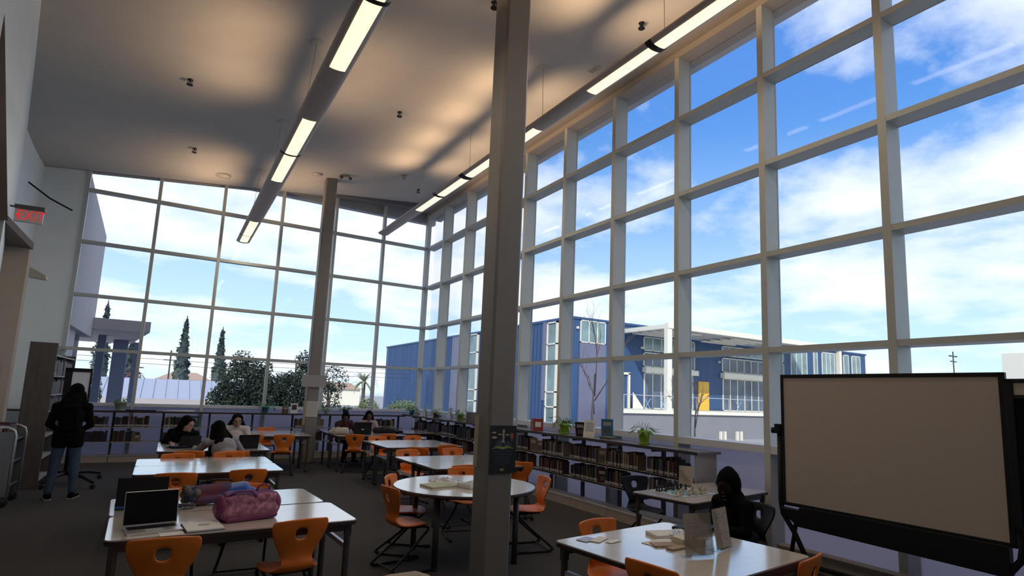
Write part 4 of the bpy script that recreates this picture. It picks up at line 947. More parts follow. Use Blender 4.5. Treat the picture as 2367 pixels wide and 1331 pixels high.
# ---- mobile boards
t = thing('mobile_board', 'large tan mobile tackboard in a black frame on wheels at right', 'board', (5.66, 2.89, 0), math.radians(1.8))
g = G(); g.box((-0.012,-0.945,0.715),(0.012,0.945,2.02)); g.build('tackboard', M_board, t)
g = G()
for a, b in (((-0.022,-0.975,2.01),(0.022,0.975,2.045)),((-0.022,-0.975,0.69),(0.022,0.975,0.725)),((-0.022,-0.98,0.69),(0.022,-0.935,2.045)),((-0.022,0.945,0.69),(0.022,0.975,2.045))): g.box(a, b)
g.build('board_frame', M_blackm, t, bevel=0.004)
for s in (-1, 1):
    g = G(); g.tube([(0.0,s*1.01,1.50),(0.0,s*1.01,0.72),(0.0,s*0.99,0.60),(0.0,s*0.86,0.42),(0.0,s*0.70,0.12)], 0.026, 8); g.build('side_post', M_blackm, t, True)
    g = G(); g.tube([(0.03,s*0.86,0.55),(0.10,s*0.98,0.12)], 0.022, 8); g.build('cross_leg', M_blackm, t, True)
    g = G(); g.box((-0.05,s*1.01-0.03,1.42),(0.03,s*1.01+0.03,1.52)); g.build('clamp', M_black, t, bevel=0.005)
    g = G(); g.lathe([(0.006,-0.03),(0.03,-0.03),(0.034,0),(0.03,0.03),(0.006,0.03)], (-0.02,s*1.06,1.45), 12); g.build('knob', M_black, t, True)
    g = G(); g.box((-0.28,s*0.88-0.03,0.085),(0.30,s*0.88+0.03,0.135)); f = g.build('foot_bar', M_blackm, t, bevel=0.006)
    for xx in (-0.25, 0.27):
        g = G(); g.X = Matrix.Translation((xx, s*0.88, 0.042)) @ Matrix.Rotation(PI/2, 4, 'X'); g.lathe([(0.01,-0.014),(0.04,-0.014),(0.042,0),(0.04,0.014),(0.01,0.014)], n=14); g.build('caster', M_rubber, f, True)
g = G(); g.prism([(-0.93,0.46),(0.80,0.50),(0.90,0.56),(0.99,0.60),(0.99,0.665),(0.80,0.66),(0.78,0.70),(-0.93,0.70)], 'x', -0.04, 0.05); g.build('lower_trough', M_blackm, t, bevel=0.004)
g = G(); g.tube([(0.12,-0.88,0.11),(0.12,0.88,0.11)], 0.022, 8); g.build('bottom_rail', M_blackm, t, True)
t = thing('display_stand', 'second black framed mobile display at the right edge of the photo', 'display', (5.62, 1.25, 0), math.radians(-4))
g = G(); g.box((-0.02,-0.60,0.85),(0.02,0.62,1.84)); g.build('black_panel', M_screen, t)
g = G(); g.box((-0.018,-0.60,1.86),(0.018,0.60,1.97)); g.build('tan_header', M_board, t)
g = G()
for a, b in (((-0.03,-0.64,1.96),(0.03,0.66,1.99)),((-0.03,-0.64,0.80),(0.03,0.66,0.86)),((-0.03,-0.66,0.80),(0.03,-0.60,1.99)),((-0.03,0.60,0.80),(0.03,0.66,1.99)),((-0.028,-0.62,1.835),(0.028,0.62,1.865))): g.box(a, b)
g.build('frame', M_blackm, t, bevel=0.004)
for s in (-1, 1):
    g = G(); g.tube([(0,s*0.45,0.85),(0,s*0.45,0.10)], 0.025, 8); l = g.build('leg', M_blackm, t, True)
    g = G(); g.box((-0.28,s*0.45-0.03,0.02),(0.28,s*0.45+0.03,0.08)); g.build('foot_bar', M_blackm, l, bevel=0.005)
t = thing('mobile_whiteboard', 'small mobile whiteboard with black frame behind the standing person', 'board', (-1.22, 12.35, 0), math.radians(4))
g = G(); g.box((-0.14,-0.012,1.18),(0.10,0.012,1.85)); g.build('white_panel', mat('whiteboard_enamel', (0.80,0.84,0.92), 0.25), t)
g = G()
for a, b in (((-0.24,-0.03,1.15),(-0.14,0.03,1.90)),((0.10,-0.02,1.15),(0.125,0.02,1.90)),((-0.24,-0.03,1.84),(0.125,0.03,1.90)),((-0.24,-0.02,1.13),(0.125,0.02,1.18))): g.box(a, b)
g.build('frame', M_blackm, t)
g = G(); g.tube([(-0.05,0,1.15),(-0.05,0,0.14)], 0.03, 8); g.build('mast', M_blackm, t, True)
for k, (dx, dy) in enumerate(((0.42,0.42),(0.34,-0.75),(-0.30,-0.55),(-0.25,0.35))):
    g = G(); g.tube([(-0.05,0,0.17),(dx*0.6,dy*0.6,0.155),(dx,dy,0.10)], [0.035,0.03,0.022], 8); l = g.build('foot_bar', M_blackm, t, True)
    g = G(); g.X = Matrix.Translation((dx,dy,0.038)) @ Matrix.Rotation(PI/2, 4, 'X') ; g.lathe([(0.01,-0.018),(0.036,-0.018),(0.038,0),(0.036,0.018),(0.01,0.018)], n=12); g.build('caster', M_rubber, l, True)

# ---- tall bookcase at the left
t = thing('tall_bookcase', 'tall dark wood panelled bookcase against the white left wall', 'bookcase', (-1.70, 12.9, 0))
def T_(g): g.X = Matrix.Translation((1.70, -12.9, 0)); return g
g = T_(G()); g.box((-1.90, 11.90, 0), (-1.55, 11.94, 2.28)); g.build('end_panel', M_case, t)
g = T_(G()); g.box((-1.90, 14.18, 0), (-1.55, 14.22, 2.15)); g.build('end_panel', M_case, t)
g = T_(G()); g.box((-1.90, 11.94, 0), (-1.885, 14.18, 2.1)); g.build('back_panel', M_case, t)
g = T_(G()); g.box((-1.885, 13.03, 0), (-1.57, 13.06, 2.1)); g.build('divider', M_case, t)
SZ = [0.12, 0.46, 0.80, 1.19, 1.454, 1.758, 2.092]
for z in SZ: g = T_(G()); g.box((-1.885, 11.94, z-0.02), (-1.555, 14.18, z)); g.build('shelf', M_shelf, t)
g = T_(G()); g.box((-1.56, 11.94, 2.10), (-1.555, 12.9, 2.25)); g.build('clear_guard', M_acry, t)
def rowx(a, b, z, hs, place, stuff=False):
    p = a; i = 0; gs = G()
    while b-p > 0.04:
        th = rb.choice([0.022,0.028,0.034,0.040]); h = round(rb.uniform(*hs),2); key = rb.choice(keysB); d = rb.choice([0.14,0.16,0.18])
        if stuff: gs.X = Matrix.Translation((-1.58, p+th/2, z)) @ Matrix.Rotation(PI, 4, 'Z'); gs.box((0,-th/2,0),(d,th/2,h), keysB.index(key) % 6)
        else:
            o = bpy.data.objects.new('book', book_mesh(th, h, d, key)); COL.objects.link(o); o.location = (-1.58, p+th/2, z); o.rotation_euler = (0,0,PI)
            tag(o, f"{'tall' if h>sum(hs)/2 else 'short'} {key} book, {ORD[i]} from the end panel, {place}", 'book', 'books in the tall left bookcase')
        p += th+0.001; i += 1
    if stuff: gs.X = None; tag(gs.build('book_row', [BM[k] for k in ('dark red','black','navy','brown','grey','tan')]), 'shelf of books '+place, 'books', 'books in the tall left bookcase', 'stuff')
rowx(11.97, 12.40, 1.758, (0.22,0.28), 'second shelf of tall bookcase')
rowx(12.42, 14.1, 1.758, (0.22,0.28), 'farther along the second shelf of the tall bookcase', True)
rowx(11.97, 14.1, 1.454, (0.20,0.25), 'farther along the third shelf of the tall bookcase', True)
rowx(11.97, 14.1, 1.19, (0.18,0.24), 'on the fourth shelf of the tall bookcase', True)

# ---- book cart
t = thing('book_cart', 'grey metal book cart with two open shelves at the left edge', 'cart', (-1.85, 10.6, 0))
M_cart = mat('cart_enamel', (0.16,0.165,0.17), 0.4, 0.2, noise=0.1)
for yy in (-0.33, 0.33):
    g = G(); g.box((-0.42,yy-0.01,0.14),(0.20,yy+0.01,0.98)); g.build('end_panel', M_cart, t)
    g = G(); g.tube([(0.22,yy,0.13),(0.22,yy,0.93),(0.20,yy,1.0),(0.13,yy,1.04),(-0.36,yy,1.04),(-0.42,yy,1.0),(-0.43,yy,0.13)], 0.014, 8); g.build('rim_tube', M_silver, t, True)
for z in (0.24, 0.56, 0.86):
    g = G(); g.box((-0.42,-0.32,z-0.015),(0.20,0.32,z)); g.box((0.19,-0.32,z-0.015),(0.20,0.32,z+0.03)); g.build('shelf', M_cart, t)
g = G(); g.box((-0.125,-0.32,0.14),(-0.105,0.32,0.86)); g.build('middle_panel', M_cart, t)
for sx, sy in ((0.17,-0.29),(0.17,0.29),(-0.38,-0.29),(-0.38,0.29)):
    g = G(); g.X = Matrix.Translation((sx,sy,0.062)) @ Matrix.Rotation(PI/2,4,'X'); g.lathe([(0.01,-0.017),(0.06,-0.017),(0.062,0),(0.06,0.017),(0.01,0.017)], n=14); c_ = g.build('caster', M_rubber, t, True)
    g = G(); g.box((sx-0.02,sy-0.025,0.07),(sx+0.02,sy+0.025,0.145)); g.build('fork', M_leg, c_)
for k in range(6):
    o = bpy.data.objects.new('book', book_mesh([0.028,0.034,0.040][k%3], 0.17+0.01*(k%2), 0.16, ['white','grey','cream','grey','white','brown'][k])); COL.objects.link(o); o.location = (-2.0+0.045*k, 10.40, 0.862); o.rotation_euler = (0,0,PI/2)
    tag(o, f"{['white','grey','cream','grey','white','brown'][k]} book, {ORD[k]} from the left on top of the book cart", 'book', 'books on the cart')
o = G().box((-0.13,-0.09,0),(0.13,0.09,0.03)).build('book', [BM['dark red']], loc=(-1.88,10.72,1.055), rz=-0.2); tag(o, 'dark red book lying flat on the cart rim', 'book')

# ---- signs on the columns
t = thing('poster', 'black poster of a rocket rising from an open book on the foreground column', 'poster', (2.622, 4.602, 1.23), 0)
M_pbk = mat('poster_black_ink', (0.012,0.014,0.022), 0.5); M_pgr = mat('poster_green_ink', (0.26,0.33,0.08), 0.6, noise=0.2, nscale=30); M_pwh = mat('poster_pale_ink', (0.40,0.36,0.28), 0.6); M_pbl = mat('poster_slate_ink', (0.035,0.075,0.10), 0.6); M_pre = mat('poster_red_ink', (0.35,0.10,0.06), 0.6); M_ptx = mat('poster_lettering_ink', (0.075,0.115,0.17), 0.6)
g = G(); g.box((-0.132,-0.003,-0.212),(0.138,0.004,0.210)); g.build('sheet', M_pbk, t)
def pp(poly, m, nm, d=0.0): g = G(); g.prism(poly, 'y', -0.0045-d, -0.003); return g.build(nm, m, t)
pp([(-0.115,0.005),(-0.09,0.018),(-0.05,0.032),(0.0,0.022),(0.05,0.032),(0.09,0.018),(0.118,0.005),(0.06,0.012),(0.02,0.004),(0.0,-0.002),(-0.02,0.004),(-0.06,0.012)], M_pgr, 'open_book')
pp([(-0.09,0.028),(-0.045,0.085),(-0.02,0.05),(-0.01,0.03)], M_pbl, 'mountain'); pp([(0.10,0.028),(0.055,0.08),(0.025,0.05),(0.015,0.03)], M_pbl, 'mountain'); pp([(-0.06,0.03),(-0.025,0.105),(0.005,0.03)], M_pbl, 'mountain', 0.0003)
pp([(-0.018,0.05),(-0.006,0.085),(-0.009,0.13),(0.002,0.170),(0.013,0.13),(0.010,0.085),(0.022,0.05),(0.002,0.065)], M_pwh, 'rocket', 0.0008)
def disc(cx, cz, rx, rz_, m, nm, d=0.0005): pp([(cx+rx*math.cos(2*PI*k/14), cz+rz_*math.sin(2*PI*k/14)) for k in range(14)], m, nm, d)
disc(0.003, 0.160, 0.013, 0.018, M_pwh, 'rocket_nose'); disc(0.09, 0.118, 0.019, 0.026, M_pre, 'balloon'); pp([(0.082,0.088),(0.098,0.088),(0.094,0.074),(0.086,0.074)], M_pre, 'balloon_basket')
disc(-0.095, 0.148, 0.022, 0.008, M_pwh, 'cloud'); disc(-0.09, 0.105, 0.028, 0.011, M_pwh, 'cloud'); disc(-0.035, 0.132, 0.022, 0.007, M_pwh, 'cloud'); disc(0.045, 0.128, 0.02, 0.007, M_pwh, 'cloud')
for i, s in enumerate(('TO LEARN TO READ', 'IS TO LIGHT A FIRE', 'EVERY SYLLABLE', 'THAT IS SPELLED', 'OUT IS A SPARK')):
    text(s, 0.021, (0.0, -0.0042, -0.022-0.024*i), (PI/2,0,0), M_ptx, t, ext=0.0004)
text('VICTOR HUGO', 0.008, (0.0,-0.0042,-0.140), (PI/2,0,0), M_ptx, t, ext=0.0003)
disc(0.0, -0.178, 0.022, 0.012, M_pgr, 'emblem'); disc(-0.012, -0.178, 0.008, 0.005, M_pwh, 'emblem_mark', 0.001)
o = G().box((-0.018,-0.002,-0.22),(0.018,0.002,0.24)).build('paper_strip', M_pages, loc=(2.452,4.80,1.28)); tag(o, 'narrow beige paper taped on the left edge of the foreground column', 'paper')
o = G().box((-0.27,-0.03,-0.14),(0.27,0.03,0.14)).build('sign_box', mat('pale_sign_card', (0.34,0.33,0.33), 0.6, noise=0.05), loc=(2.92,14.16,1.885), rz=-0.03); tag(o, 'wide plain grey sign box mounted across the far column', 'sign')
t = thing('notice_sheet', 'white sheet of small print taped on the far column', 'notice', (2.91,14.185,1.235), 0.02)
g = G(); g.box((-0.155,-0.003,-0.18),(0.155,0.003,0.18)); g.build('sheet', mat('notice_paper', (0.50,0.50,0.47), 0.7), t)
g = G()
for k in range(14):
    x = -0.13
    while x < 0.12:
        w = random.uniform(0.01,0.04); g.box((x,-0.0036,0.15-0.022*k-0.004),(min(x+w,0.13),-0.003,0.15-0.022*k+0.004)); x += w+0.008
g.build('print_lines', mat('faint_print', (0.30,0.30,0.29), 0.8), t)
o = G().box((-0.03,-0.02,-0.3),(0.03,0.02,0.25)).build('wood_strip', mat('pale_wood', (0.34,0.26,0.19), 0.6, noise=0.15, nscale=8), loc=(2.765,14.17,1.17)); tag(o, 'narrow pale wood strip on the left side of the far column', 'strip')

# ---- laptops and bags
def laptop(x, y, z, rz, w, d, body, screen, label, open_=100, lidback=None, mark=False):
    t = thing('laptop', label, 'laptop', (x,y,z), rz)       # opens toward local -y (keyboard toward -y)
    g = G(); g.box((-w/2,-d,0.0),(w/2,0,0.014)); b = g.build('base', body, t, bevel=0.004)
    g = G(); g.box((-w*0.44,-d*0.50,0.0145),(w*0.44,-d*0.08,0.016)); g.build('keyboard', M_black, b)
    g = G(); g.box((-w*0.16,-d*0.93,0.0145),(w*0.16,-d*0.58,0.0152)); g.build('touchpad', M_gray if body is M_silver else M_black, b)
    a = math.radians(open_-90)
    g = G(); g.X = Matrix.Translation((0,0,0.012)) @ Matrix.Rotation(-a, 4, 'X'); g.box((-w/2,0,0),(w/2,0.007,d)); l = g.build('lid', lidback or body, t, bevel=0.003)
    g = G(); g.X = Matrix.Translation((0,0,0.012)) @ Matrix.Rotation(-a, 4, 'X'); g.box((-w*0.485,-0.0012,0.012),(w*0.485,0,d*0.975)); g.build('screen', screen, l)
    if mark:
        g = G(); g.X = Matrix.Translation((0,0,0.012)) @ Matrix.Rotation(-a, 4, 'X'); g.prism([(-0.02,0.09),(0.015,0.12),(0.028,0.12),(0.012,0.085)], 'y', 0.007, 0.0078); g.prism([(-0.055,0.095),(-0.03,0.115),(-0.02,0.10)], 'y', 0.007, 0.0078); g.build('emblem', M_paper, l)
    return t
laptop(0.005, 4.77, 0.74, math.radians(9), 0.315, 0.225, M_silver, M_screen, 'open silver edged laptop with dark screen on the front left table', 98)
M_bluec = mat('blue_laptop_case', (0.02,0.10,0.35), 0.4)
lt = laptop(-0.07, 5.46, 0.74, math.radians(183), 0.33, 0.235, M_black, M_screen, 'black laptop seen from behind its lid, behind the silver one', 100)
g = G(); g.box((0.10,0.0075,0.012),(0.165,0.010,0.09)); g.build('blue_case_corner', M_bluec, lt)
laptop(1.18, 10.12, 0.74, math.radians(188), 0.30, 0.21, M_black, M_screen, 'black laptop open on the third left table before the person in white', 104)
laptop(0.38, 10.35, 0.74, math.radians(200), 0.30, 0.19, M_black, M_screen, 'dark laptop in front of the seated person in black', 115)
laptop(3.80, 13.0, 0.74, math.radians(180), 0.40, 0.26, M_black, M_screen, 'black laptop with a small white emblem on the back centre table', 96, mark=True)
o = G().box((-0.165,-0.115,0),(0.165,0.115,0.02)).build('laptop', M_black, loc=(3.56,3.20,0.752), rz=0.25, bevel=0.004); tag(o, 'closed black laptop at the far edge of the paper covered table', 'laptop')

def remesh(o, vox, smooth=3, fac=0.5):
    r = o.modifiers.new('r', 'REMESH'); r.mode = 'VOXEL'; r.voxel_size = vox
    if smooth: s = o.modifiers.new('s', 'SMOOTH'); s.iterations = smooth; s.factor = fac
    bake(o)
    for p in o.data.polygons: p.use_smooth = True
    return o
M_pink = mat('pink_printed_fabric', (0.46,0.20,0.27), 0.8, col2=(0.20,0.06,0.13), nscale=34); M_magenta = mat('magenta_fabric', (0.20,0.035,0.11), 0.7, noise=0.2); M_purp = mat('purple_fabric', (0.17,0.06,0.20), 0.7, noise=0.2)
t = thing('duffle_bag', 'pink and purple patterned lunch bag on the front left table', 'bag', (0.60, 4.83, 0.74), math.radians(12))
g = G()
for s in (-1, 1): g.caps((-0.14,s*0.05,0.06),(0.15,s*0.05,0.065),0.062,0.062,14); g.caps((-0.14,s*0.035,0.135),(0.15,s*0.035,0.14),0.052,0.052,14)
g.caps((-0.15,0,0.09),(0.16,0,0.10),0.085,0.085,14); remesh(g.build('bag_body', M_pink, t, True), 0.008, 6)
g = G(); g.caps((-0.15,0.0,0.175),(0.15,0.0,0.182),0.030,0.030,10); g.caps((-0.15,-0.03,0.165),(0.15,-0.03,0.172),0.028,0.028,10); remesh(g.build('top_panel', M_purp, t, True), 0.007, 3)
g = G(); g.caps((-0.15,-0.095,0.02),(0.165,-0.092,0.03),0.026,0.026,10); g.caps((-0.15,-0.05,0.018),(0.165,-0.05,0.02),0.018,0.018,10); remesh(g.build('bottom_trim', M_magenta, t, True), 0.007, 3)
for s in (-1, 1):
    g = G(); g.ell((s*0.185+0.003,0,0.095),(0.045,0.09,0.088),14); g.build('end_panel', M_magenta, t, True)
g = G(); g.tube([(0.05,-0.02,0.195),(0.06,-0.02,0.225),(0.10,-0.02,0.245),(0.14,-0.02,0.225),(0.145,-0.02,0.19)], 0.007, 6); g.build('loop_handle', M_magenta, t, True)
g = G(); g.tube([(-0.16,-0.05,0.17),(-0.10,-0.06,0.208),(0.0,-0.062,0.205),(0.04,-0.08,0.165)], 0.010, 6); g.build('strap', M_purp, t, True)
M_bblue = mat('bright_blue_nylon', (0.025,0.10,0.42), 0.35, noise=0.15, nscale=8); M_bred = mat('dark_red_nylon', (0.15,0.02,0.02), 0.7, col2=(0.02,0.04,0.16), nscale=7); M_bmul = mat('multicolour_nylon', (0.02,0.04,0.12), 0.7, col2=(0.16,0.14,0.04), nscale=16)
t = thing('backpack', 'colourful blue and red backpack slumped on the far half of the front left table', 'bag', (0.42, 5.52, 0.74), math.radians(8))
g = G(); g.caps((0.08,0.0,0.085),(0.22,0.0,0.105),0.070,0.062,12); g.caps((0.20,0.0,0.105),(0.34,0.0,0.075),0.060,0.020,12); g.caps((0.1,0.03,0.06),(0.28,0.03,0.06),0.055,0.035,12); g.caps((0.12,-0.04,0.06),(0.26,-0.04,0.06),0.05,0.03,12); remesh(g.build('blue_flap', M_bblue, t, True), 0.008, 8)
g = G(); g.caps((-0.10,0.0,0.085),(0.09,0.0,0.105),0.075,0.066,12); g.caps((-0.10,0.05,0.05),(0.08,0.05,0.06),0.048,0.05,12); g.caps((-0.12,-0.06,0.04),(0.05,-0.06,0.045),0.038,0.034,12); remesh(g.build('red_body', M_bred, t, True), 0.008, 6)
g = G(); rr_ = random.Random(3)
for k in range(16): g.ell((-0.155+rr_.uniform(-0.045,0.045), rr_.uniform(-0.09,0.06), 0.035+rr_.random()*0.09), (0.030+0.012*rr_.random(),0.030,0.024+0.012*rr_.random()), 8)
remesh(g.build('bunched_pocket', M_bmul, t, True), 0.006, 1)
g = G(); g.tube([(-0.10,0.02,0.165),(0.02,0.03,0.185),(0.14,0.02,0.178)], 0.009, 6); g.build('strap', M_black, t, True)
o = G().box((-0.11,-0.05,0),(0.11,0.05,0.075)).build('tissue_box', M_paper, loc=(0.60,5.23,0.74), rz=0.15, bevel=0.003); tag(o, 'white box tucked between the backpack and the pink bag', 'box')
t = thing('earbuds_cable', 'tangle of thin cables beside the laptops', 'cable', (0.22,5.35,0.742))
g = G()
for q in range(4): g.tube([(0.06*math.cos(k*0.9+q)*(1+0.1*q), 0.035*math.sin(k*0.8+q*1.3), 0.006+0.009*q+0.01*math.sin(k)) for k in range(12)], 0.0045, 5)
g.build('loops', mat('dull_cable', (0.10,0.09,0.10), 0.6), t, True)
t = thing('notebook', 'open notebook with pale pages on the front left table', 'notebook', (0.31,4.62,0.74), math.radians(6))
g = G(); g.box((-0.125,-0.13,0),(0.115,0.13,0.004)); g.build('cover', BM['navy'], t); g = G(); g.box((-0.11,-0.125,0.004),(0.113,0.125,0.014)); g.build('pages', M_paper, t)
g = G(); g.tube([(-0.115,-0.12+0.01*k,0.010+0.006*(k%2)) for k in range(25)], 0.003, 5); g.build('spiral_binding', M_leg, t)
g = G(); g.tube([(0.03*math.cos(k*0.52)+0.005*math.sin(3*k), 0.018*math.sin(k*0.52), 0.003) for k in range(13)], 0.0025, 5); o = g.build('earbuds', M_gray, loc=(0.32,4.63,0.756)); tag(o, 'white earbud cable lying on the open notebook', 'cable')
g = G(); g.box((-0.07,-0.05,0),(0.07,0.05,0.002)); o = g.build('note_card', M_paper, loc=(0.13,4.50,0.7405), rz=0.1); tag(o, 'bright white slip of paper at the near edge beside the notebook', 'paper')

# round table items
M_cov = mat('olive_picture_cover', (0.44,0.42,0.22), 0.5, col2=(0.30,0.36,0.18), nscale=14)
t = thing('workbook', 'large olive and green picture workbook on the round table', 'book', (2.54,5.76,0.7405), math.radians(8))
g = G(); g.box((-0.16,-0.13,0),(0.16,0.13,0.016)); g.build('pages', M_pages, t); g = G(); g.box((-0.165,-0.135,0.016),(0.165,0.135,0.019)); g.build('cover', M_cov, t)
def crumple(name, label, cat, x, y, z, r, n, m, seed):
    rnd = random.Random(seed); g = G(); V = []; nn = 14
    for j in range(nn+1):
        for i in range(nn+1):
            u, v = -1+2*i/nn, -1+2*j/nn; V.append((u*r[0]+rnd.uniform(-1,1)*r[0]*0.07, v*r[1]+rnd.uniform(-1,1)*r[1]*0.07, r[2]*(1-max(abs(u),abs(v))**2)*(0.5+0.6*rnd.random())+0.002))
    g._add(V, [(j*(nn+1)+i, j*(nn+1)+i+1, (j+1)*(nn+1)+i+1, (j+1)*(nn+1)+i) for j in range(nn) for i in range(nn)])
    return tag(g.build(name, m, loc=(x,y,z), rz=rnd.random()*3), label, cat)
M_film = mat('thin_clear_plastic', (0.62,0.66,0.70), 0.15, spec=0.9)
crumple('plastic_wrap', 'crumpled clear plastic wrap behind the workbook on the round table', 'wrapper', 2.72, 6.03, 0.7405, (0.17,0.10,0.055), 9, M_film, 4)
t = thing('open_box', 'shallow white box holding clear plastic beside the column on the round table', 'box', (2.86,5.60,0.7405), math.radians(14))
g = G(); g.box((-0.14,-0.10,0),(0.14,0.10,0.006)); g.box((-0.14,-0.10,0),(0.14,-0.095,0.045)); g.box((-0.14,0.095,0),(0.14,0.10,0.045)); g.box((-0.14,-0.1,0),(-0.135,0.1,0.045)); g.box((0.135,-0.1,0),(0.14,0.1,0.045)); g.build('tray', M_paper, t)
o = crumple('plastic_filling', None, None, 0, 0, 0.01, (0.12,0.085,0.06), 9, M_film, 6); o.parent = t

# right table items
def holder(x, y, rz, w, h, label, lean=0.16):
    t = thing('sign_holder', label, 'sign holder', (x,y,0.742), rz)
    X = Matrix.Rotation(-lean, 4, 'X')
    g = G(); g.X = X; g.box((-w/2,-0.003,0.004),(w/2,-0.001,h)); g.build('front_sheet', M_acry, t)
    g = G(); g.X = X; g.box((-w/2+0.006,-0.001,0.012),(w/2-0.006,0.001,h-0.006)); pc = g.build('paper_insert', mat('tan_sign_paper', (0.62,0.53,0.45), 0.7, noise=0.12, nscale=10), t)
    g = G(); g.X = X; g.box((-w/2,0.001,0.004),(w/2,0.003,h)); g.box((w/2-0.003,-0.004,0),(w/2,0.004,h)); g.build('back_sheet', M_acry, t)
    g = G(); g.box((-w/2,-0.005,0),(w/2,0.075,0.003)); g.build('base_foot', M_acry, t)
    g = G(); rr = random.Random(int(x*100))
    for k in range(9):
        for q in range(5):
            if rr.random() < 0.7: g.X = X; g.box((-w*0.36+q*w*0.15,-0.0022,h*0.82-k*h*0.075),(-w*0.36+q*w*0.15+w*0.11*rr.random()+0.004,-0.0012,h*0.82-k*h*0.075+0.006))
    g.build('faint_print', mat('faint_sign_print', (0.40,0.31,0.26), 0.8), pc)
    return t
holder(2.975, 2.64, math.radians(-14), 0.215, 0.27, 'left acrylic sign holder with a tan sheet on the paper covered table')
holder(3.29, 2.71, math.radians(14), 0.215, 0.27, 'right acrylic sign holder with a tan sheet and yellow mark')
holder(5.26, 4.88, math.radians(-48), 0.17, 0.24, 'slanted book like sign holder standing at the back of the chess table', 0.3)
M_kraft = mat('kraft_paper', (0.38,0.28,0.20), 0.8, noise=0.1)
for k, (x, y, w, d, h, rz, m, nm, lb) in enumerate([
    (3.20,3.16,0.24,0.17,0.022,-0.25,M_paper,'paper_stack','stack of white papers near the closed laptop'), (3.02,3.02,0.26,0.15,0.003,0.15,M_paper,'paper_sheet','single bright sheet left of the paper stack'),
    (2.98,2.96,0.17,0.10,0.010,-0.35,M_kraft,'pamphlet','tan folded pamphlet in front of the bright sheet'), (3.03,2.86,0.22,0.06,0.012,0.05,M_kraft,'pamphlet','long tan pamphlet with a dark edge nearest the sign holder'),
    (3.14,2.93,0.12,0.12,0.045,-0.1,M_pages,'note_block','thick little stack of tan note paper beside the sign holder'), (3.19,2.86,0.045,0.11,0.05,0.1,mat('mustard_card',(0.34,0.24,0.04),0.7),'card_pack','mustard yellow pack leaning behind the left sign holder'),
    (2.58,3.30,0.13,0.09,0.003,0.3,M_lblue,'paper_sheet','pale blue card at the far left corner of the paper covered table'), (2.66,3.26,0.17,0.07,0.003,0.5,M_paper,'paper_sheet','white sheet beside the pale blue card'), (2.72,3.18,0.12,0.05,0.002,0.2,M_paper,'paper_sheet','small white slip nearest the left chair on the paper covered table')]):
    o = G().box((-w/2,-d/2,0),(w/2,d/2,h)).build(nm, m, loc=(x,y,0.7415+0.0002*k), rz=rz); tag(o, lb, 'paper')
crumple('plastic_wrap', 'shiny crumpled plastic on the papers of the lower right table', 'wrapper', 3.27, 3.10, 0.765, (0.09,0.06,0.03), 9, M_film, 14)

# other table clutter
M_cream2 = mat('cream_canvas', (0.52,0.48,0.36), 0.8, noise=0.2, nscale=9)
t = thing('tote_bag', 'cream coloured soft bag on the back centre table', 'bag', (3.27,13.0,0.74))
g = G(); g.caps((-0.08,0,0.08),(0.16,0,0.08),0.075,0.08,12); g.caps((-0.16,0,0.055),(0,0,0.07),0.05,0.075,12); g.caps((0,0.05,0.07),(0.16,0.05,0.08),0.07,0.07,12); remesh(g.build('bag_body', M_cream2, t, True), 0.01, 4)
g = G(); g.tube([(-0.1,-0.06,0.12),(-0.04,-0.08,0.165),(0.06,-0.08,0.15)], 0.007, 6); g.build('strap', M_cream2, t, True)
t = thing('backpack', 'black backpack lying on the back centre table beside the laptop', 'bag', (4.36,13.15,0.74))
g = G(); g.caps((-0.20,0,0.08),(0.20,0,0.07),0.08,0.06,12); g.caps((-0.15,0.08,0.07),(0.18,0.08,0.07),0.07,0.06,12); remesh(g.build('bag_body', M_black, t, True), 0.01, 3)
g = G(); g.tube([(-0.12,-0.06,0.14),(-0.02,-0.09,0.17),(0.10,-0.06,0.14)], 0.01, 6); g.build('strap', M_black, t, True)
o = G().caps((-0.12,0,0.035),(0.12,0,0.035),0.034,0.034,10).build('pencil_case', mat('dark_green_fabric',(0.02,0.03,0.025),0.8), smooth=True, loc=(4.72,12.45+0.9,0.745)); tag(o, 'dark pencil case on the small corner table', 'case')
for k, (x, y) in enumerate(((0.20,10.42),(0.24,10.34))):
    o = G().box((-0.10,-0.07,0),(0.10,0.07,0.018)).build('notebook', [BM['dark red'], BM['navy']][k], loc=(x,y,0.741+0.02*k), rz=0.3*k); tag(o, ['dark red notebook under a blue one at the left of the third table','blue notebook on the dark red one at the left of the third table'][k], 'notebook')
o = G().box((-0.10,-0.14,0),(0.10,0.14,0.004)).build('paper_sheet', M_cream2, loc=(0.80,11.0,0.741), rz=0.1); tag(o, 'yellowish paper between the people at the third left table', 'paper')
t = thing('cap', 'dark baseball cap lying on the right end of the chess table', 'cap', (5.72,4.72,0.752))
g = G(); g.ell((0,0,0.03),(0.10,0.09,0.06),14); g.build('crown', M_black, t, True); g = G(); g.prism([(0.05,-0.07),(0.15,-0.05),(0.17,0),(0.15,0.05),(0.05,0.07)], 'z', 0.005, 0.012); g.build('visor', M_black, t)

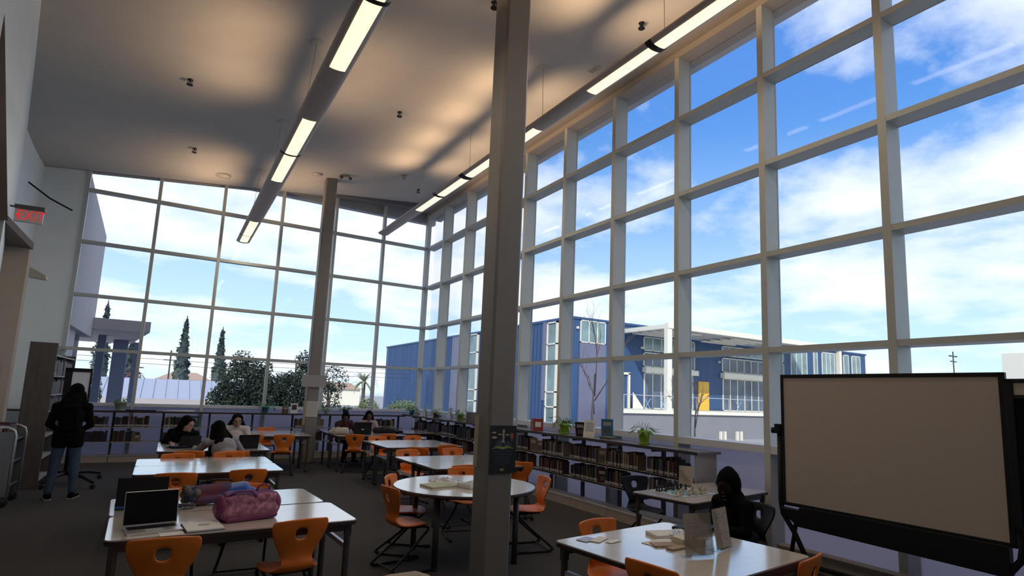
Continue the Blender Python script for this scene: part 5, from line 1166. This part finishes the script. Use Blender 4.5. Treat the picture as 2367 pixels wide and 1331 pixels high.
# ---- chess
t = thing('chessboard', 'pale roll-up chessboard with green squares on the small table', 'board game', (4.885, 4.575, 0.741), math.radians(4))
g = G(); g.box((-0.26,-0.235,0),(0.27,0.235,0.003)); g.build('mat', mat('chess_mat_pale', (0.44,0.50,0.52), 0.5), t)
M_csq = mat('chess_square_teal', (0.06,0.20,0.20), 0.5); 
for i in range(8):
    for j in range(8):
        if (i+j) % 2: g = G(); s_ = 0.052; g.box((-0.208+i*s_,-0.208+j*s_,0.003),(-0.208+(i+1)*s_,-0.208+(j+1)*s_,0.0034)); g.build('square', M_csq, t)
PROF = {'pawn': [(0.016,0),(0.016,0.006),(0.010,0.012),(0.006,0.030),(0.009,0.033),(0.006,0.036),(0.010,0.043),(0.010,0.049),(0.005,0.055),(0.001,0.056)],
 'rook': [(0.018,0),(0.018,0.008),(0.012,0.014),(0.009,0.038),(0.014,0.043),(0.014,0.056),(0.010,0.056),(0.009,0.050),(0.001,0.050)],
 'bishop': [(0.018,0),(0.018,0.008),(0.010,0.015),(0.007,0.045),(0.011,0.048),(0.007,0.051),(0.011,0.060),(0.008,0.070),(0.003,0.075),(0.004,0.078),(0.001,0.081)],
 'queen': [(0.019,0),(0.019,0.008),(0.012,0.016),(0.007,0.055),(0.012,0.059),(0.008,0.062),(0.013,0.078),(0.009,0.080),(0.004,0.084),(0.001,0.087)],
 'king': [(0.020,0),(0.020,0.009),(0.012,0.017),(0.008,0.060),(0.013,0.064),(0.009,0.067),(0.013,0.083),(0.006,0.087),(0.003,0.088),(0.003,0.098),(0.001,0.099)]}
M_cb = mat('chess_black', (0.010,0.010,0.012), 0.35); M_cw = mat('chess_ivory', (0.50,0.46,0.34), 0.35)
def piece(kind, x, y, m, label, group):
    g = G()
    if kind == 'knight':
        g.lathe([(0.018,0),(0.018,0.008),(0.012,0.014),(0.010,0.020)], n=12)
        g.prism([(-0.011,0.018),(0.012,0.018),(0.010,0.035),(0.004,0.042),(0.016,0.044),(0.017,0.050),(0.004,0.064),(-0.004,0.066),(-0.012,0.050)], 'y', -0.006, 0.006)
    else: g.lathe(PROF[kind], n=12)
    if kind == 'king': g.box((-0.006,-0.0015,0.091),(0.006,0.0015,0.095))
    o = g.build('chess_'+kind, m, smooth=(kind not in ('knight','rook')), loc=(x,y,0.7445)); o.scale = (1.1,1.1,1.1)
    tag(o, label, 'chess piece', group)
BP = [('pawn',4.655,4.735),('pawn',4.648,4.690),('pawn',4.700,4.702),('bishop',4.753,4.700),('king',4.845,4.754),('queen',4.921,4.776),('pawn',4.893,4.715),('bishop',5.000,4.772),('pawn',4.945,4.700),('rook',5.015,4.725),('pawn',5.065,4.700)]
for k, (kd, x, y) in enumerate(BP): piece(kd, x, y, M_cb, f'black chess {kd}, {ORD[k]} black piece from the left on the board', 'black chess pieces')
WP = [('rook',4.586,4.385),('pawn',4.654,4.400),('pawn',4.714,4.440),('knight',4.771,4.46),('pawn',4.794,4.401),('bishop',4.864,4.430),('king',4.924,4.466),('pawn',4.880,4.386),('bishop',4.965,4.421),('knight',5.045,4.470),('pawn',4.985,4.388),('rook',5.060,4.418)]
for k, (kd, x, y) in enumerate(WP): piece(kd, x, y, M_cw, f'ivory chess {kd}, {ORD[k]} ivory piece from the left on the board', 'ivory chess pieces')

# ---- upholstered chair back in the foreground
t = thing('armchair', 'beige upholstered chair back rising at the bottom edge of the photo', 'chair', (1.0, 2.78, 0), math.radians(-6))
M_uph = mat('beige_upholstery', (0.36,0.30,0.23), 0.9, noise=0.12, nscale=120, bump=0.2, bscale=400)
g = G(); g.box((-0.23,-0.55,0.36),(0.23,-0.05,0.46)); o = g.build('seat_cushion', M_uph, t); b = o.modifiers.new('b','BEVEL'); b.width = 0.04; b.segments = 4
g = G(); g.X = Matrix.Rotation(0.0,4,'X'); 
poly = [(-0.23,0.40),(0.23,0.40),(0.235,0.74),(0.205,0.815),(0.13,0.842),(0.0,0.838),(-0.13,0.815),(-0.21,0.775),(-0.235,0.70)]
g.prism(poly, 'y', -0.06, 0.04); o = g.build('backrest', M_uph, t); b = o.modifiers.new('b','BEVEL'); b.width = 0.022; b.segments = 4
for sx in (-0.19,0.19):
    for sy in (-0.5,-0.02): g = G(); g.tube([(sx,sy,0.38),(sx*1.06,sy,0.0)], [0.02,0.014], 8); g.build('leg', M_leg, t, True)

# ================================================================== PEOPLE
def skinmat(name, c): return mat('skin_'+name, c, 0.55, noise=0.06, nscale=12)
M_hair = mat('black_hair', (0.004,0.003,0.003), 0.85, spec=0.08, noise=0.3, nscale=40, stretch=(6,6,1)); M_hair2 = mat('dark_brown_hair', (0.009,0.006,0.005), 0.85, spec=0.08, noise=0.3, nscale=40, stretch=(6,6,1))
M_eye = mat('eye_dark', (0.01,0.008,0.008), 0.2); M_lip = mat('lip', (0.25,0.07,0.06), 0.5)
def rotz(v, a): return Vector((v.x*math.cos(a)-v.y*math.sin(a), v.x*math.sin(a)+v.y*math.cos(a), v.z))
def person(label, loc, rz, J, skin, top, topm, trm, shm, hair, hairm, vox=0.010, faceyaw=0.0, facepitch=0.0, hood=False):
    """J: joint name -> local point. Body is one remeshed surface; clothing and hair are children."""
    t = thing('person', label, 'person', loc, rz)
    V = {k: Vector(p) for k, p in J.items()}
    H = V['head']; R = Matrix.Rotation(faceyaw, 3, 'Z') @ Matrix.Rotation(facepitch, 3, 'X')   # face looks to local +y
    def hp(x, y, z): return H + R @ Vector((x, y, z))
    g = G()
    g.ell(H, (0.074,0.092,0.108), 16, rot=R); g.ell(hp(0,0.035,-0.062), (0.052,0.050,0.050), 12, rot=R); g.ell(hp(0,0.082,-0.098), (0.022,0.018,0.018), 10)
    g.ell(hp(0,0.094,-0.012), (0.013,0.014,0.026), 10, rot=R); g.ell(hp(0,0.102,-0.026), (0.016,0.014,0.012), 10)
    g.ell(hp(0,0.088,-0.058), (0.024,0.012,0.012), 10, rot=R)
    for s in (-1,1):
        g.ell(hp(s*0.077,-0.005,-0.012), (0.010,0.020,0.032), 10, rot=R); g.ell(hp(s*0.031,0.080,0.026), (0.026,0.012,0.009), 8, rot=R)
    g.caps(V['neck'], hp(0,-0.01,-0.07), 0.056, 0.052)
    def trunk(g, e=0.0):
        g.ell(V['pelvis'], (0.150+e,0.108+e,0.105+e), 16); mid = (V['pelvis']+V['chest'])/2
        g.ell(mid, (0.125+e,0.095+e,0.13+e), 16); g.ell(V['chest'], (0.152+e,0.102+e,0.155+e), 16)
        g.caps(V['chest'], V['neck']-Vector((0,0,0.03)), 0.10+e, 0.055+e)
        for s in 'LR': g.caps(V['neck']-Vector((0,0,0.03)), V['sh'+s], 0.055+e, 0.052+e)
    trunk(g)
    for s in 'LR':
        g.caps(V['sh'+s], V['el'+s], 0.047, 0.036); g.caps(V['el'+s], V['wr'+s], 0.036, 0.024)
        hd_ = (V['wr'+s]-V['el'+s]).normalized(); W = V['wr'+s]; hdn = Vector(J.get('hdir'+s, hd_)).normalized()
        side = hdn.cross(Vector((0,0,1)));  side = side.normalized() if side.length > 0.1 else Vector((1,0,0))
        upv = side.cross(hdn).normalized(); palm = W + hdn*0.05
        g.ell(palm, (0.030,0.030,0.022), 10); g.caps(W, palm, 0.024, 0.026)
        curl = J.get('curl', 0.35)
        for k, (o_, L_) in enumerate(((-0.028,0.062),(-0.010,0.072),(0.010,0.068),(0.027,0.052))):
            b_ = palm + hdn*0.018 + side*o_; m_ = b_ + hdn*L_*0.5 - upv*0.004; e_ = m_ + (hdn*math.cos(curl*2)-upv*math.sin(curl*2))*L_*0.5
            g.caps(b_, m_, 0.010, 0.009, 8); g.caps(m_, e_, 0.009, 0.0075, 8)
        ts = side * (1 if s == 'L' else -1); g.caps(W+hdn*0.02+ts*0.018, W+hdn*0.055+ts*0.048, 0.013, 0.010, 8); g.caps(W+hdn*0.055+ts*0.048, W+hdn*0.085+ts*0.050, 0.010, 0.008, 8)
        g.caps(V['hip'+s], V['kn'+s], 0.078, 0.054); g.caps(V['kn'+s], V['an'+s], 0.054, 0.036)
        g.caps(V['an'+s]-Vector((0,0,0.02)), V['toe'+s], 0.036, 0.028)
    body = g.build('body', skin, t, True); remesh(body, vox, 2)
    g = G()
    for s in (-1,1): g.ell(hp(s*0.031,0.088,0.010), (0.013,0.008,0.007), 10, rot=R)
    g.build('eyes', M_eye, body, True)
    g = G(); g.ell(hp(0,0.100,-0.058), (0.020,0.006,0.006), 10, rot=R); g.build('mouth', M_lip, body, True)
    # top with sleeves
    g = G(); trunk(g, 0.020)
    for s in 'LR':
        g.ell(V['sh'+s], (0.068,0.068,0.068), 12); g.caps(V['sh'+s], V['el'+s], 0.066, 0.054); g.caps(V['el'+s], V['wr'+s], 0.054, 0.040)
    if top == 'long': 
        for s in 'LR': g.caps(V['hip'+s]+Vector((0,0,0.05)), V['hip'+s]+(V['kn'+s]-V['hip'+s])*0.18, 0.115, 0.105)
    if hood:
        if hood == 'up':
            g.ell(hp(0,-0.032,0.010), (0.108,0.120,0.150), 16, rot=R); g.ell(hp(0,-0.055,0.105), (0.060,0.062,0.060), 12, rot=R); g.caps(V['neck'], hp(0,-0.03,-0.08), 0.115, 0.095)
        else: g.ell(V['neck']+Vector((0,-0.075,0.0)), (0.115,0.07,0.075), 14)
    remesh(g.build('hoodie' if hood else 'sweater', topm, t, True), vox*1.1, 3)
    if hood == 'up':
        g = G(); g.ell(hp(0,0.062,-0.018), (0.070,0.045,0.095), 14, rot=R); g.build('hood_shade', mat('shaded_face', (0.02,0.012,0.009), 0.8, spec=0.1), t, True)  # dark ellipsoid over the face; the hood's shade is put into its colour
    g = G(); g.ell(V['pelvis']-Vector((0,0,0.02)), (0.162,0.122,0.10), 14)
    for s in 'LR': g.caps(V['hip'+s], V['kn'+s], 0.094, 0.070); g.caps(V['kn'+s], V['an'+s]+Vector((0,0,0.02)), 0.070, 0.056)
    remesh(g.build('trousers', trm, t, True), vox*1.2, 3)
    for s in 'LR':
        g = G(); a_, b_ = V['an'+s], V['toe'+s]; d_ = (b_-a_); d_.z = 0; d_.normalize(); z0 = min(a_.z, b_.z)
        g.caps(a_-d_*0.03-Vector((0,0,a_.z-0.045)), b_-Vector((0,0,b_.z-0.038)), 0.044, 0.038); g.caps(a_-Vector((0,0,0.01)), a_-Vector((0,0,a_.z-0.05)), 0.045, 0.045); sh = remesh(g.build('shoe', shm, t, True), 0.009, 2)
        g = G(); c_ = (a_-d_*0.03+b_)/2; g.X = Matrix.Translation((c_.x,c_.y,0)) @ Matrix.Rotation(math.atan2(d_.y,d_.x),4,'Z'); g.box((-0.125,-0.040,0.0),(0.135,0.040,0.016)); g.build('sole', mat('pale_shoe_sole',(0.35,0.33,0.31),0.7), sh, bevel=0.006)
    if hair:
        g = G(); g.ell(hp(0,-0.034,0.028), (0.091,0.100,0.108), 16, rot=R); g.ell(hp(0,-0.050,-0.02), (0.098,0.082,0.105), 14, rot=R)
        for s in (-1,1): g.ell(hp(s*0.072,0.010,0.035), (0.022,0.050,0.055), 10, rot=R); g.ell(hp(s*0.036,0.045,0.085), (0.042,0.036,0.022), 10, rot=R)
        if 'long' in hair:
            L_ = 0.42 if hair == 'long' else 0.55
            nk = V['neck']; bk = R @ Vector((0,-1,0)); bk.z = 0
            for s in (-1,-0.4,0.4,1):
                a_ = hp(s*0.078,-0.03,-0.03); b_ = Vector((nk.x+s*0.115, nk.y-0.02 if abs(s)==1 else nk.y-0.085, nk.z-0.02)); c_ = b_ + Vector((s*0.015, 0.02 if abs(s)==1 else -0.02, -L_*0.45))
                g.caps(a_, b_, 0.045, 0.05); g.caps(b_, c_, 0.05, 0.028)
            g.caps(hp(0,-0.07,-0.04), nk+Vector((0,-0.125,-0.08)), 0.078, 0.075)
            for s in (-0.6,0,0.6): g.caps(nk+Vector((s*0.09,-0.125,-0.08)), nk+Vector((s*0.12,-0.155,-L_*0.72)), 0.062, 0.032)
        if hair == 'bun': g.ell(hp(0,-0.12,0.02), (0.045,0.04,0.045), 12)
        remesh(g.build('hair', hairm, t, True), 0.010, 3)
    return t
def seated(lean=0.0, tilt=0.0, hx=0.0, handL=(-0.14,0.42,0.78), handR=(0.14,0.42,0.78), headdrop=0.0, s=0.96):
    """local frame: faces +y, seat height 0.45"""
    c = (tilt*0.5, 0.02+lean*0.5, 0.80-abs(lean)*0.08); n = (tilt, 0.02+lean, 1.00-abs(lean)*0.20)
    h = (tilt*1.2+hx, 0.05+lean*1.35, 1.145-abs(lean)*0.35-headdrop)
    shl = (n[0]-0.17, n[1], n[2]-0.065+tilt*0.25); shr = (n[0]+0.17, n[1], n[2]-0.065-tilt*0.25)
    def elbow(sh, ha, sx):
        m = (Vector(sh)+Vector(ha))/2; return tuple(m + Vector((sx*0.07, -0.05, -0.09)))
    return dict(pelvis=(0,-0.03,0.55), chest=c, neck=n, head=h, shL=shl, shR=shr, elL=elbow(shl,handL,-1), elR=elbow(shr,handR,1), wrL=handL, wrR=handR, hdirL=(0.3,1,-0.15), hdirR=(-0.3,1,-0.15),
                hipL=(-0.09,0.0,0.53), hipR=(0.09,0.0,0.53), knL=(-0.12,0.40,0.52), knR=(0.12,0.40,0.52), anL=(-0.13,0.36,0.10), anR=(0.13,0.34,0.10), toeL=(-0.14,0.50,0.035), toeR=(0.14,0.48,0.035))
def slump(J, dz):
    for k in ('neck','head','shL','shR'): J[k] = (J[k][0], J[k][1], J[k][2]-dz)
    for k in ('chest','elL','elR'): J[k] = (J[k][0], J[k][1], J[k][2]-dz*0.6)
    return J
M_cblk = mat('black_cloth', (0.005,0.005,0.006), 0.95, noise=0.3, nscale=20, spec=0.1); M_cgry = mat('light_grey_hoodie_cloth', (0.30,0.29,0.31), 0.9, noise=0.15, nscale=15); M_cwht = mat('white_cloth', (0.52,0.48,0.46), 0.9, noise=0.1, nscale=15)
M_cmar = mat('maroon_cloth', (0.055,0.010,0.018), 0.9, noise=0.2, nscale=15); M_cpnk = mat('pale_pink_cloth', (0.42,0.32,0.30), 0.9, noise=0.1, nscale=15)
M_jean = mat('blue_denim', (0.055,0.085,0.14), 0.9, noise=0.35, nscale=8); M_djean = mat('dark_denim', (0.015,0.020,0.035), 0.9, noise=0.3, nscale=10)
S1 = skinmat('medium', (0.30,0.165,0.115)); S2 = skinmat('light_brown', (0.36,0.21,0.155)); S3 = skinmat('deep_brown', (0.075,0.040,0.030))
# standing person at the left
st = dict(pelvis=(0,0,0.90), chest=(0.0,0.02,1.18), neck=(0,0.03,1.38), head=(0.015,0.07,1.525), shL=(-0.175,0.02,1.31), shR=(0.175,0.02,1.31), elL=(-0.24,0.02,1.06), elR=(0.235,0.03,1.05), wrL=(-0.16,0.20,0.97), wrR=(0.15,0.20,0.98), hdirL=(0.6,0.6,0.0), hdirR=(-0.6,0.6,0.0),
          hipL=(-0.085,0,0.86), hipR=(0.085,0,0.86), knL=(-0.12,0.02,0.48), knR=(0.11,0.02,0.48), anL=(-0.14,-0.02,0.10), anR=(0.13,-0.02,0.10), toeL=(-0.17,0.12,0.035), toeR=(0.17,0.12,0.035))
person('standing person seen from behind, long dark hair, black hoodie and blue jeans', (-1.13, 10.78, 0), math.radians(2), st, S2, 'long', M_cblk, M_jean, M_cblk, 'longer', M_hair, 0.010, faceyaw=0.15, hood='down')
# third left table
person('seated person in black with long dark hair at the left end of the third table', (0.20, 11.42, 0), math.radians(192), seated(0.20, -0.08, 0.0, (-0.22,0.40,0.765), (0.14,0.34,0.765), 0.02), S2, 'short', M_cblk, M_djean, M_cblk, 'long', M_hair, 0.010, faceyaw=0.75, facepitch=-0.30)
g = G()
person('person in a light grey hoodie with long dark hair seen from behind, leaning over', (0.86, 9.50, 0), math.radians(6), seated(0.22, -0.07, -0.02, (-0.34,0.62,0.765), (0.20,0.42,0.765), 0.02), S2, 'short', M_cgry, M_djean, M_cblk, 'longer', M_hair, 0.010, faceyaw=0.2, facepitch=-0.30)
person('smiling seated person in a white top with long dark hair facing the viewer', (1.12, 11.72, 0), math.radians(178), seated(0.02, -0.02, 0.0, (-0.16,0.34,0.765), (0.16,0.34,0.765), 0.05), S1, 'short', M_cwht, M_djean, M_cblk, 'long', M_hair2, 0.010, faceyaw=0.10, facepitch=-0.12)
# back centre table
person('seated person in maroon bending over the back centre table, dark hair', (3.72, 14.35, 0), math.radians(196), seated(0.12, 0.06, 0.0, (-0.16,0.34,0.765), (0.16,0.34,0.765), 0.05), S3, 'short', M_cmar, M_djean, M_cblk, 'plain', M_hair, 0.011, faceyaw=-0.5, facepitch=-0.35)
person('seated person in a pale pink top with dark hair behind the emblem marked laptop', (4.30, 14.35, 0), math.radians(178), seated(0.06, 0.0, 0.0, (-0.14,0.40,0.765), (0.14,0.40,0.765), 0.03), S3, 'short', M_cpnk, M_djean, M_cblk, 'long', M_hair, 0.011, faceyaw=-0.1, facepitch=-0.2)
# hooded person
person('person in a black hood seated between the chess table and the paper covered table', (4.62, 3.62, 0), math.radians(84), slump(seated(0.08, 0.0, 0.0, (-0.12,0.32,0.60), (0.10,0.32,0.60), 0.03), 0.12), S3, 'short', M_cblk, M_djean, M_cblk, None, None, 0.009, faceyaw=0.35, facepitch=-0.30, hood='up')
